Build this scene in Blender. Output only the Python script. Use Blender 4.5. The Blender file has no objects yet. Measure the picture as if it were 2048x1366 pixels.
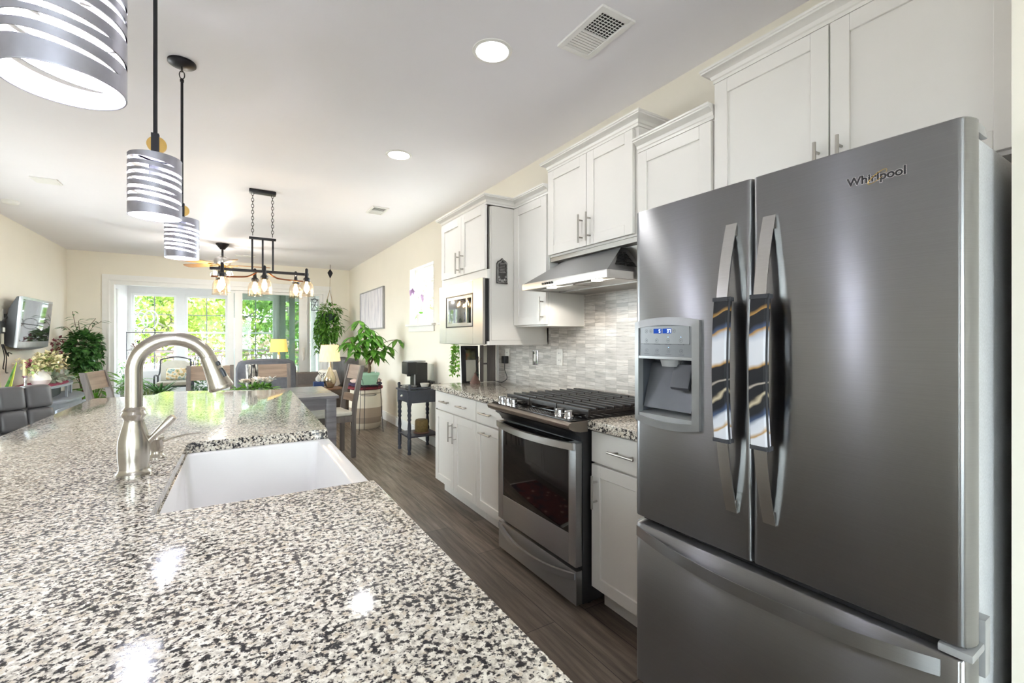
import bpy, bmesh, math, random
from mathutils import Vector, Matrix, Euler

# ------------------------------------------------------------------ camera, world, sun, exposure
scene = bpy.context.scene
COL = scene.collection
PI = math.pi
EYE = 1.3054
YAW = 0.5516
cam_data = bpy.data.cameras.new('camera')
cam_data.sensor_width = 36.0
cam_data.lens = 904.5 / 2048.0 * 36.0
cam_data.shift_y = -6.2 / 2048.0
cam_data.clip_start = 0.02
cam_data.clip_end = 400
cam = bpy.data.objects.new('camera', cam_data)
cam.location = (0, 0, EYE)
cam.rotation_euler = (PI / 2, 0, -YAW)
COL.objects.link(cam)
scene.camera = cam

world = bpy.data.worlds.new('sky')
scene.world = world
world.use_nodes = True
wn = world.node_tree
bg = wn.nodes['Background']
bg.inputs['Color'].default_value = (0.87, 0.925, 1.0, 1)
bg.inputs['Strength'].default_value = 13.0

sun_data = bpy.data.lights.new('sun', 'SUN')
sun_data.energy = 5.0
sun_data.angle = 0.02
sun_data.color = (1.0, 0.95, 0.86)
sun = bpy.data.objects.new('sun', sun_data)
sun.rotation_euler = (math.radians(38), 0, math.radians(12))
COL.objects.link(sun)

scene.view_settings.view_transform = 'Standard'
scene.view_settings.look = 'None'
scene.view_settings.exposure = 0.92
scene.view_settings.gamma = 1.0
scene.view_settings.use_curve_mapping = False
scene.cycles.max_bounces = 10
scene.cycles.diffuse_bounces = 5
scene.cycles.glossy_bounces = 5
scene.cycles.transparent_max_bounces = 16
scene.cycles.sample_clamp_indirect = 6.0
scene.cycles.caustics_reflective = False
scene.cycles.caustics_refractive = False


def spot_light(name, loc, energy, color, parent=None, size=0.05, angle=150, blend=0.6):
    l = bpy.data.lights.new(name, 'SPOT')
    l.energy = energy
    l.color = color
    l.shadow_soft_size = size
    l.spot_size = math.radians(angle)
    l.spot_blend = blend
    o = bpy.data.objects.new(name, l)
    COL.objects.link(o)
    place(o, loc, parent)
    return o


def point_light(name, loc, energy, color, parent=None, size=0.03):
    l = bpy.data.lights.new(name, 'POINT')
    l.energy = energy
    l.color = color
    l.shadow_soft_size = size
    o = bpy.data.objects.new(name, l)
    COL.objects.link(o)
    place(o, loc, parent)
    return o


def origin_of(o):
    v = Vector((0, 0, 0))
    while o is not None:
        v = v + o.location
        o = o.parent
    return v


def place(o, loc, parent):
    v = Vector(loc)
    if parent is not None:
        v = v - origin_of(parent)
        o.parent = parent
    o.location = v


# ------------------------------------------------------------------ materials
def lin(c):
    r = []
    for v in c:
        v = v / 255.0
        r.append(v / 12.92 if v <= 0.04045 else ((v + 0.055) / 1.055) ** 2.4)
    return (r[0], r[1], r[2], 1.0)


class NT:
    """small helper around a material node tree"""
    def __init__(self, name):
        self.m = bpy.data.materials.new(name)
        self.m.use_nodes = True
        self.t = self.m.node_tree
        self.t.nodes.clear()
        self.out = self.t.nodes.new('ShaderNodeOutputMaterial')

    def n(self, kind, **kw):
        x = self.t.nodes.new(kind)
        for k, v in kw.items():
            if hasattr(x, k):
                setattr(x, k, v)
            else:
                x.inputs[k.replace('_', ' ')].default_value = v
        return x

    def l(self, a, b):
        self.t.links.new(a, b)

    def coords(self, scale=(1, 1, 1), rot=(0, 0, 0), kind='Object'):
        tc = self.n('ShaderNodeTexCoord')
        mp = self.n('ShaderNodeMapping')
        mp.inputs['Scale'].default_value = scale
        mp.inputs['Rotation'].default_value = rot
        self.l(tc.outputs[kind], mp.inputs['Vector'])
        return mp.outputs['Vector']

    def noise(self, vec, scale, detail=3, rough=0.5):
        x = self.n('ShaderNodeTexNoise')
        x.inputs['Scale'].default_value = scale
        x.inputs['Detail'].default_value = detail
        x.inputs['Roughness'].default_value = rough
        if vec is not None:
            self.l(vec, x.inputs['Vector'])
        return x.outputs['Fac']

    def ramp(self, fac, stops, interp='LINEAR'):
        x = self.n('ShaderNodeValToRGB')
        x.color_ramp.interpolation = interp
        e = x.color_ramp.elements
        while len(e) < len(stops):
            e.new(0.5)
        for i, (p, c) in enumerate(stops):
            e[i].position = p
            e[i].color = c if len(c) == 4 else lin(c)
        self.l(fac, x.inputs['Fac'])
        return x.outputs['Color']

    def mix(self, a, b, fac, mode='MIX'):
        x = self.n('ShaderNodeMixRGB')
        x.blend_type = mode
        for s, v in (('Color1', a), ('Color2', b), ('Fac', fac)):
            if hasattr(v, 'links'):
                self.l(v, x.inputs[s])
            else:
                x.inputs[s].default_value = v
        return x.outputs['Color']

    def bsdf(self, color=None, rough=0.5, metal=0.0, **kw):
        b = self.n('ShaderNodeBsdfPrincipled')
        if color is not None:
            if hasattr(color, 'links'):
                self.l(color, b.inputs['Base Color'])
            else:
                b.inputs['Base Color'].default_value = color
        if hasattr(rough, 'links'):
            self.l(rough, b.inputs['Roughness'])
        else:
            b.inputs['Roughness'].default_value = rough
        b.inputs['Metallic'].default_value = metal
        for k, v in kw.items():
            b.inputs[k.replace('_', ' ')].default_value = v
        self.l(b.outputs['BSDF'], self.out.inputs['Surface'])
        return b

    def bump(self, b, height, strength=0.2, dist=0.01):
        x = self.n('ShaderNodeBump')
        x.inputs['Strength'].default_value = strength
        x.inputs['Distance'].default_value = dist
        self.l(height, x.inputs['Height'])
        self.l(x.outputs['Normal'], b.inputs['Normal'])


M = {}


def plain(key, rgb, rough=0.5, metal=0.0, var=0.06, vscale=14.0, bump=0.0, **kw):
    """paint-like material with a little procedural variation"""
    t = NT(key)
    c = lin(rgb)
    v = t.coords()
    f = t.noise(v, vscale, 3)
    lo = tuple(x * (1 - var) for x in c[:3]) + (1,)
    hi = tuple(min(1, x * (1 + var)) for x in c[:3]) + (1,)
    col = t.ramp(f, [(0.3, lo), (0.7, hi)])
    b = t.bsdf(col, rough, metal, **kw)
    if bump:
        t.bump(b, t.noise(v, vscale * 8, 4), bump, 0.004)
    M[key] = t.m
    return t.m


def emit(key, rgb, strength):
    t = NT(key)
    e = t.n('ShaderNodeEmission')
    e.inputs['Color'].default_value = lin(rgb)
    e.inputs['Strength'].default_value = strength
    t.l(e.outputs[0], t.out.inputs['Surface'])
    M[key] = t.m
    return t.m


def thin_glass(key, rgb, gloss=1.0, rough=0.0):
    t = NT(key)
    tr = t.n('ShaderNodeBsdfTransparent')
    tr.inputs['Color'].default_value = lin(rgb)
    gl = t.n('ShaderNodeBsdfGlossy')
    gl.inputs['Roughness'].default_value = rough
    lw = t.n('ShaderNodeLayerWeight')
    pw = t.n('ShaderNodeMath', operation='POWER')
    t.l(lw.outputs['Facing'], pw.inputs[0])
    pw.inputs[1].default_value = 5.0
    mu = t.n('ShaderNodeMath', operation='MULTIPLY_ADD')
    t.l(pw.outputs[0], mu.inputs[0])
    mu.inputs[1].default_value = 0.6 * gloss
    mu.inputs[2].default_value = 0.035 * gloss
    mx = t.n('ShaderNodeMixShader')
    t.l(mu.outputs[0], mx.inputs[0])
    t.l(tr.outputs[0], mx.inputs[1])
    t.l(gl.outputs[0], mx.inputs[2])
    t.l(mx.outputs[0], t.out.inputs['Surface'])
    M[key] = t.m
    return t.m


def steel(key, rgb, rough=0.28, aniso=0.75, rot=0.25, scale=(4, 4, 1400)):
    t = NT(key)
    v = t.coords(scale=scale)
    f = t.noise(v, 1.0, 1)
    c = lin(rgb)
    col = t.ramp(f, [(0.3, tuple(x * 0.965 for x in c[:3]) + (1,)), (0.7, tuple(min(1, x * 1.03) for x in c[:3]) + (1,))])
    b = t.bsdf(col, rough, 1.0)
    b.inputs['Anisotropic'].default_value = aniso
    b.inputs['Anisotropic Rotation'].default_value = rot
    tg = t.n('ShaderNodeTangent')
    tg.direction_type = 'UV_MAP'
    t.l(tg.outputs[0], b.inputs['Tangent'])
    M[key] = t.m
    return t.m


def leaf_mat(key, dark, light, rough=0.38, transl=0.25, scale=7.0):
    t = NT(key)
    v = t.coords()
    f = t.noise(v, scale, 2)
    col = t.ramp(f, [(0.32, dark), (0.68, light)])
    b = t.bsdf(col, rough)
    tl = t.n('ShaderNodeBsdfTranslucent')
    t.l(col, tl.inputs['Color'])
    mx = t.n('ShaderNodeMixShader')
    mx.inputs[0].default_value = transl
    t.l(b.outputs[0], mx.inputs[1])
    t.l(tl.outputs[0], mx.inputs[2])
    t.l(mx.outputs[0], t.out.inputs['Surface'])
    M[key] = t.m
    return t.m


def wood(key, dark, light, rough=0.5, axis='x', scale=1.0, var=1.0):
    t = NT(key)
    s = {'x': (1.2, 18, 18), 'y': (18, 1.2, 18), 'z': (18, 18, 1.2)}[axis]
    v = t.coords(scale=tuple(k * scale for k in s))
    f = t.noise(v, 1.6, 5, 0.6)
    col = t.ramp(f, [(0.3, dark), (0.72, light)])
    b = t.bsdf(col, rough)
    t.bump(b, f, 0.15, 0.002)
    M[key] = t.m
    return t.m


# walls, paint
plain('wall_paint', (234, 229, 216), 0.75, var=0.012, vscale=3.0)
plain('ceiling_paint', (241, 240, 246), 0.55, var=0.012, vscale=2.0)
plain('white_trim', (236, 236, 234), 0.4, var=0.015)
plain('cabinet_white', (231, 229, 225), 0.33, var=0.012, vscale=5)
plain('cabinet_gray', (219, 215, 210), 0.33, var=0.012, vscale=5)
plain('cabinet_shadow', (60, 56, 52), 0.7)
plain('sink_white', (230, 229, 228), 0.12, var=0.008)
plain('outlet_white', (232, 228, 222), 0.35)
plain('outlet_slot', (40, 38, 36), 0.5)
plain('black_metal', (34, 34, 40), 0.38, metal=0.4)
plain('black_plastic', (26, 26, 28), 0.35)
plain('black_gloss', (16, 15, 17), 0.08)
plain('cast_iron', (46, 42, 41), 0.42, metal=0.25, bump=0.15)
plain('dark_hole', (14, 14, 14), 0.8)
plain('mirror_glass', (150, 152, 156), 0.06, metal=0.85)
plain('oven_glass', (18, 15, 16), 0.05)
plain('grey_plastic', (150, 151, 152), 0.35)
plain('dispenser_frame', (150, 151, 152), 0.36, metal=0.6)
plain('dispenser_recess', (84, 86, 90), 0.28, metal=0.5)
plain('dispenser_panel', (108, 110, 114), 0.3, metal=0.3)
plain('dispenser_inset', (132, 134, 138), 0.3, metal=0.2)
plain('dark_grey_plastic', (60, 63, 69), 0.35)
plain('charcoal', (52, 53, 58), 0.8, bump=0.3)
plain('fridge_side', (192, 194, 198), 0.42, metal=0.15, vscale=220, var=0.1)
plain('stool_leather', (92, 90, 91), 0.38, var=0.05, bump=0.05)
plain('sofa_fabric', (95, 94, 95), 0.9, var=0.1, vscale=30, bump=0.25)
plain('sofa_brown', (98, 90, 86), 0.9, var=0.08, vscale=30, bump=0.25)
plain('armchair_fabric', (88, 88, 94), 0.85, var=0.14, vscale=18, bump=0.25)
plain('seat_fabric', (196, 192, 182), 0.85, var=0.05, bump=0.2)
plain('beige_cushion', (186, 180, 165), 0.85, var=0.06, bump=0.2)
plain('cart_paint', (58, 62, 74), 0.5, var=0.12, vscale=24)
plain('mint_ceramic', (150, 186, 162), 0.35, var=0.05)
plain('white_ceramic', (226, 222, 214), 0.3, var=0.05)
plain('terracotta', (150, 92, 66), 0.7, var=0.1)
plain('soil', (52, 40, 32), 0.95, var=0.2)
plain('candle_olive', (150, 138, 98), 0.6, var=0.06)
plain('lamp_gold', (206, 194, 168), 0.22, metal=0.85)
plain('brass', (186, 152, 92), 0.3, metal=0.9)
plain('maroon_runner', (150, 62, 92), 0.9, var=0.1, bump=0.3)
plain('console_grey', (148, 154, 164), 0.45, var=0.05)
plain('console_dark', (40, 40, 46), 0.5)
plain('tissue_blue', (40, 66, 120), 0.5, var=0.2, vscale=40)
plain('paper_white', (240, 240, 238), 0.7, var=0.02)
plain('pink_flower', (222, 176, 190), 0.7, var=0.15, vscale=30)
plain('rose_white', (232, 218, 206), 0.7, var=0.1, vscale=40)
plain('orchid_purple', (214, 182, 228), 0.6, var=0.15, vscale=40)
plain('dried_cream', (206, 194, 150), 0.8, var=0.2, vscale=40)
plain('dried_wine', (96, 34, 44), 0.8, var=0.2, vscale=40)
plain('bark', (96, 76, 58), 0.9, var=0.3, vscale=30, bump=0.4)
plain('tree_bark', (150, 138, 130), 0.9, var=0.3, vscale=8, bump=0.4)
plain('red_blanket', (116, 36, 46), 0.95, var=0.25, vscale=25, bump=0.3)
plain('navy_blanket', (60, 46, 76), 0.95, var=0.25, vscale=25, bump=0.3)
plain('pink_blanket', (206, 180, 172), 0.95, var=0.2, vscale=25, bump=0.3)
plain('white_fur', (214, 208, 198), 0.95, var=0.1, bump=0.4)
plain('deck_board', (168, 156, 144), 0.8, var=0.15)
plain('railing_brown', (88, 74, 68), 0.6)
plain('sage_post', (116, 124, 110), 0.6, var=0.04)
plain('plaque_silver', (150, 148, 146), 0.35, metal=0.7, var=0.3, vscale=60)
plain('plaque_dark', (52, 50, 50), 0.5, var=0.3, vscale=60)
plain('pottery_brown', (112, 84, 74), 0.55, var=0.15)
plain('pottery_green', (40, 64, 50), 0.5, var=0.15)
plain('amber_lamp_shell', (122, 104, 62), 0.5, var=0.2, vscale=50, bump=0.5)
plain('cable_black', (28, 28, 30), 0.5)
plain('logo_dark', (34, 34, 36), 0.3)
plain('logo_chrome', (225, 225, 228), 0.2, metal=0.9)
plain('logo_gold', (205, 170, 84), 0.3, metal=0.6)
plain('icon_dark', (76, 78, 84), 0.5)
plain('patio_iron', (58, 58, 62), 0.45, metal=0.3)
plain('tv_back', (58, 58, 62), 0.45)
plain('tv_bezel', (176, 178, 182), 0.25, metal=0.3)
plain('tv_screen', (150, 150, 152), 0.04, metal=0.9)
plain('fan_wood', (176, 126, 66), 0.45, var=0.12)
plain('copper_rod', (120, 76, 52), 0.3, metal=0.8)
plain('grass_ground', (162, 156, 152), 0.95, var=0.12, vscale=1.5)
plain('wicker', (176, 160, 136), 0.85, var=0.2, vscale=60, bump=0.5)
plain('seam_line', (96, 96, 98), 0.6)
plain('mortar_line', (206, 202, 196), 0.5)
plain('grille_grey', (150, 152, 158), 0.5, var=0.02)  # grey put in for muntins seen against the light
plain('sunroom_paint', (226, 225, 224), 0.5, var=0.012)
plain('siding_cream', (226, 222, 210), 0.7)

steel('stainless', (154, 155, 157), 0.29, 1.0)
steel('stainless_dark', (150, 147, 143), 0.33, 0.9)
steel('stainless_light', (204, 203, 201), 0.28, 0.6)
plain('nickel', (186, 180, 170), 0.27, metal=1.0, var=0.03)
plain('handle_nickel', (176, 172, 166), 0.3, metal=1.0, var=0.03)
plain('chrome', (220, 220, 222), 0.12, metal=1.0, var=0.02)
plain('range_trim', (128, 118, 108), 0.32, metal=0.75, var=0.04)
plain('pendant_metal', (168, 168, 180), 0.42, metal=0.8, var=0.08, vscale=30)
plain('shade_inside', (240, 240, 240), 0.6, var=0.01)

thin_glass('window_glass', (246, 250, 248), 0.8)
thin_glass('tinted_glass', (222, 229, 224), 0.4)
thin_glass('sunroom_glass', (222, 226, 228), 0.22)
thin_glass('clear_glass', (240, 242, 242), 1.0)
thin_glass('amber_glass', (253, 244, 232), 1.0, 0.05)

emit('bulb_cool', (236, 238, 255), 360)
emit('bulb_warm', (255, 214, 150), 28)
emit('can_light', (255, 253, 248), 22)
emit('hood_lamp', (255, 246, 228), 6)
emit('display_blue', (50, 90, 190), 0.5)
emit('display_digit', (215, 235, 255), 2.2)
emit('led_blue', (150, 190, 255), 2.0)

wood('chair_wood', (84, 78, 76), (116, 107, 102), 0.5, 'z')
wood('chair_rail_wood', (118, 101, 89), (152, 132, 116), 0.5, 'x')
wood('table_wood', (104, 102, 106), (134, 132, 138), 0.26, 'x')
wood('end_table_wood', (92, 66, 52), (130, 98, 78), 0.4, 'x')

leaf_mat('leaf_green', (44, 98, 30), (118, 172, 66), scale=16)
leaf_mat('leaf_bright', (66, 132, 34), (136, 190, 70))
leaf_mat('leaf_dark', (30, 72, 38), (92, 142, 72), rough=0.28, transl=0.15, scale=24)
leaf_mat('leaf_yellow', (150, 160, 50), (196, 200, 96))
leaf_mat('leaf_olive', (96, 120, 60), (150, 168, 96))
leaf_mat('leaf_silver', (140, 164, 140), (196, 206, 190))
leaf_mat('leaf_tree', (110, 138, 50), (184, 198, 96), 0.6, 0.35, 1.0)
leaf_mat('leaf_tree_dark', (78, 118, 52), (140, 172, 84), 0.6, 0.35, 1.0)
leaf_mat('leaf_tree_pale', (186, 200, 146), (226, 232, 192), 0.6, 0.35, 1.0)  # leaves paled to imitate an overexposed view through the small window
leaf_mat('leaf_tree_pink', (150, 122, 104), (196, 176, 150), 0.6, 0.3, 1.0)


def make_granite():
    t = NT('granite')
    v = t.coords()
    def off(dx):
        q = t.n('ShaderNodeVectorMath', operation='ADD')
        t.l(v, q.inputs[0])
        q.inputs[1].default_value = (dx, dx * 1.7, dx * 0.6)
        return q.outputs[0]
    patch = t.noise(off(1.3), 22, 2, 0.5)
    n1 = t.noise(v, 120, 3, 0.6)
    n2 = t.noise(off(3.7), 105, 3, 0.62)
    n3 = t.noise(off(7.9), 70, 3, 0.6)
    n4 = t.noise(off(5.1), 190, 2, 0.5)
    base = t.ramp(n1, [(0.34, (170, 163, 153)), (0.47, (205, 198, 186)), (0.62, (233, 228, 217))])
    tan = t.ramp(n3, [(0.54, (0, 0, 0, 1)), (0.62, (1, 1, 1, 1))])
    c = t.mix(base, lin((196, 184, 166)), tan)
    sh = t.n('ShaderNodeMath', operation='MULTIPLY_ADD')
    t.l(patch, sh.inputs[0])
    sh.inputs[1].default_value = 0.22
    t.l(n2, sh.inputs[2])
    g = t.ramp(sh.outputs[0], [(0.572, (1, 1, 1, 1)), (0.605, (0, 0, 0, 1))])
    c = t.mix(c, lin((120, 114, 108)), g)
    k = t.ramp(sh.outputs[0], [(0.522, (1, 1, 1, 1)), (0.552, (0, 0, 0, 1))])
    c = t.mix(c, lin((30, 30, 35)), k)
    k2 = t.ramp(n4, [(0.335, (1, 1, 1, 1)), (0.375, (0, 0, 0, 1))])
    c = t.mix(c, lin((58, 58, 62)), k2)
    t.bsdf(c, 0.075)
    M['granite'] = t.m


def make_floor():
    t = NT('plank_floor')
    tc = t.n('ShaderNodeTexCoord')
    mp = t.n('ShaderNodeMapping')
    mp.inputs['Rotation'].default_value = (0, 0, PI / 2)
    t.l(tc.outputs['Object'], mp.inputs['Vector'])
    br = t.n('ShaderNodeTexBrick')
    br.offset = 0.37
    br.inputs['Scale'].default_value = 1.0
    br.inputs['Brick Width'].default_value = 1.22
    br.inputs['Row Height'].default_value = 0.18
    br.inputs['Mortar Size'].default_value = 0.0022
    br.inputs['Mortar Smooth'].default_value = 0.2
    br.inputs['Bias'].default_value = 0.0
    br.inputs['Color1'].default_value = lin((104, 93, 84))
    br.inputs['Color2'].default_value = lin((150, 137, 125))
    br.inputs['Mortar'].default_value = lin((52, 46, 42))
    t.l(mp.outputs['Vector'], br.inputs['Vector'])
    v = t.coords(scale=(26, 1.6, 1))
    n = t.noise(v, 1.3, 6, 0.65)
    grain = t.ramp(n, [(0.3, (84, 78, 72)), (0.47, (166, 160, 154)), (0.58, (206, 200, 196)), (0.72, (244, 240, 236))])
    c = t.mix(br.outputs['Color'], grain, 0.85, 'MULTIPLY')
    c = t.mix(c, lin((255, 255, 255)), 0.0)
    rr = t.ramp(n, [(0.3, (0.42, 0.42, 0.42, 1)), (0.7, (0.3, 0.3, 0.3, 1))])
    b = t.bsdf(c, rr)
    t.bump(b, n, 0.12, 0.002)
    M['plank_floor'] = t.m


def make_backsplash():
    t = NT('marble_mosaic')
    tc = t.n('ShaderNodeTexCoord')
    sp = t.n('ShaderNodeSeparateXYZ')
    t.l(tc.outputs['Object'], sp.inputs[0])
    cb = t.n('ShaderNodeCombineXYZ')
    t.l(sp.outputs['Y'], cb.inputs['X'])
    t.l(sp.outputs['Z'], cb.inputs['Y'])
    br = t.n('ShaderNodeTexBrick')
    br.offset = 0.0
    br.inputs['Scale'].default_value = 1.0
    br.inputs['Brick Width'].default_value = 0.1
    br.inputs['Row Height'].default_value = 0.0235
    br.inputs['Mortar Size'].default_value = 0.0011
    br.inputs['Mortar Smooth'].default_value = 0.1
    br.inputs['Color1'].default_value = lin((182, 177, 172))
    br.inputs['Color2'].default_value = lin((226, 221, 215))
    br.inputs['Mortar'].default_value = lin((176, 172, 167))
    t.l(cb.outputs[0], br.inputs['Vector'])
    mp = t.n('ShaderNodeMapping')
    mp.inputs['Scale'].default_value = (9, 90, 1)
    t.l(cb.outputs[0], mp.inputs['Vector'])
    n = t.noise(mp.outputs[0], 1.0, 4, 0.65)
    streak = t.ramp(n, [(0.28, (150, 145, 142)), (0.45, (232, 229, 226)), (0.6, (255, 255, 255))])
    c = t.mix(br.outputs['Color'], streak, 0.8, 'MULTIPLY')
    t.bsdf(c, 0.3)
    M['marble_mosaic'] = t.m


def make_sleeve():
    """black, white and gold marble print on the handle covers"""
    t = NT('marble_print')
    v = t.coords(scale=(1, 1, 1))
    sp = t.n('ShaderNodeSeparateXYZ')
    t.l(v, sp.inputs[0])
    warp = t.noise(v, 9, 2)
    s = t.n('ShaderNodeMath', operation='MULTIPLY_ADD')
    t.l(sp.outputs['Y'], s.inputs[0])
    s.inputs[1].default_value = 0.6
    t.l(sp.outputs['Z'], s.inputs[2])
    s2 = t.n('ShaderNodeMath', operation='MULTIPLY_ADD')
    t.l(warp, s2.inputs[0])
    s2.inputs[1].default_value = 0.09
    t.l(s.outputs[0], s2.inputs[2])
    # the sleeve runs 0.40 m, 0 at its foot
    s3 = t.n('ShaderNodeMapRange')
    s3.inputs['From Min'].default_value = 0.02
    s3.inputs['From Max'].default_value = 0.46
    t.l(s2.outputs[0], s3.inputs['Value'])
    W, G, K, B = (204, 206, 213), (168, 128, 68), (9, 10, 18), (58, 74, 104)
    c = t.ramp(s3.outputs[0], [(0.0, (196, 160, 96)), (0.03, W), (0.13, W), (0.14, G), (0.165, W), (0.22, (196, 200, 210)), (0.25, B), (0.29, K), (0.33, K), (0.345, (190, 176, 150)), (0.36, K),
                               (0.42, K), (0.43, (170, 160, 150)), (0.445, K), (0.55, K), (0.56, G), (0.585, W), (0.70, W), (0.74, (170, 178, 194)), (0.77, G), (0.785, B), (0.82, K), (0.90, K), (0.905, G), (0.94, K), (1.0, K)][:32])
    t.bsdf(c, 0.75)
    M['marble_print'] = t.m


def make_painting():
    t = NT('birch_painting')
    v = t.coords(scale=(1, 13, 1.1))
    n = t.noise(v, 1.5, 5, 0.7)
    c = t.ramp(n, [(0.3, (150, 152, 170)), (0.46, (206, 206, 214)), (0.6, (232, 231, 234)), (0.75, (190, 190, 202))])
    t.bsdf(c, 0.7)
    M['birch_painting'] = t.m


def make_shade():
    t = NT('lamp_shade_lit')
    v = t.coords(scale=(40, 40, 2))
    n = t.noise(v, 2, 2)
    c = t.ramp(n, [(0.3, (240, 214, 150)), (0.7, (247, 226, 170))])
    b = t.bsdf(c, 0.8)
    t.l(c, b.inputs['Emission Color'])
    b.inputs['Emission Strength'].default_value = 0.4
    M['lamp_shade_lit'] = t.m
    t = NT('lamp_shade_dim')
    b = t.bsdf(lin((226, 186, 110)), 0.8)
    b.inputs['Emission Color'].default_value = lin((232, 184, 96))
    b.inputs['Emission Strength'].default_value = 0.6
    M['lamp_shade_dim'] = t.m


def make_streak():
    t = NT('streaked_glass')
    v = t.coords(scale=(60, 60, 6))
    n = t.noise(v, 1.5, 3, 0.6)
    c = t.ramp(n, [(0.42, (28, 28, 32)), (0.52, (90, 86, 84)), (0.6, (222, 216, 206))])
    t.bsdf(c, 0.25)
    M['streaked_glass'] = t.m


def make_stripes():
    t = NT('basket_weave')
    tc = t.n('ShaderNodeTexCoord')
    sp = t.n('ShaderNodeSeparateXYZ')
    t.l(tc.outputs['Object'], sp.inputs[0])
    mr = t.n('ShaderNodeMapRange')
    mr.inputs['From Max'].default_value = 0.6
    t.l(sp.outputs['Z'], mr.inputs['Value'])
    C, T = (214, 204, 186), (160, 142, 124)
    c = t.ramp(mr.outputs[0], [(0.0, (186, 172, 152)), (0.13, (186, 172, 152)), (0.14, (142, 126, 110)), (0.27, (142, 126, 110)), (0.28, T), (0.5, T), (0.51, C), (0.82, C), (0.83, (176, 164, 146)), (0.86, C), (1, C)], 'CONSTANT')
    v = t.coords(scale=(1, 1, 60))
    n = t.noise(v, 3, 2)
    b = t.bsdf(c, 0.9)
    t.bump(b, n, 0.4, 0.004)
    M['basket_weave'] = t.m


def make_floral():
    t = NT('floral_pillow')
    v = t.coords()
    n = t.noise(v, 14, 2)
    c = t.ramp(n, [(0.35, (96, 130, 90)), (0.45, (206, 170, 120)), (0.55, (216, 210, 190)), (0.68, (120, 150, 150))])
    t.bsdf(c, 0.85)
    M['floral_pillow'] = t.m
    t = NT('picture_art')
    v = t.coords()
    n = t.noise(v, 9, 3)
    c = t.ramp(n, [(0.35, (30, 28, 22)), (0.5, (74, 70, 30)), (0.6, (110, 66, 34)), (0.7, (44, 60, 30))])
    t.bsdf(c, 0.2)
    M['picture_art'] = t.m


make_granite(); make_floor(); make_backsplash(); make_sleeve(); make_painting(); make_shade(); make_streak(); make_stripes(); make_floral()


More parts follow.
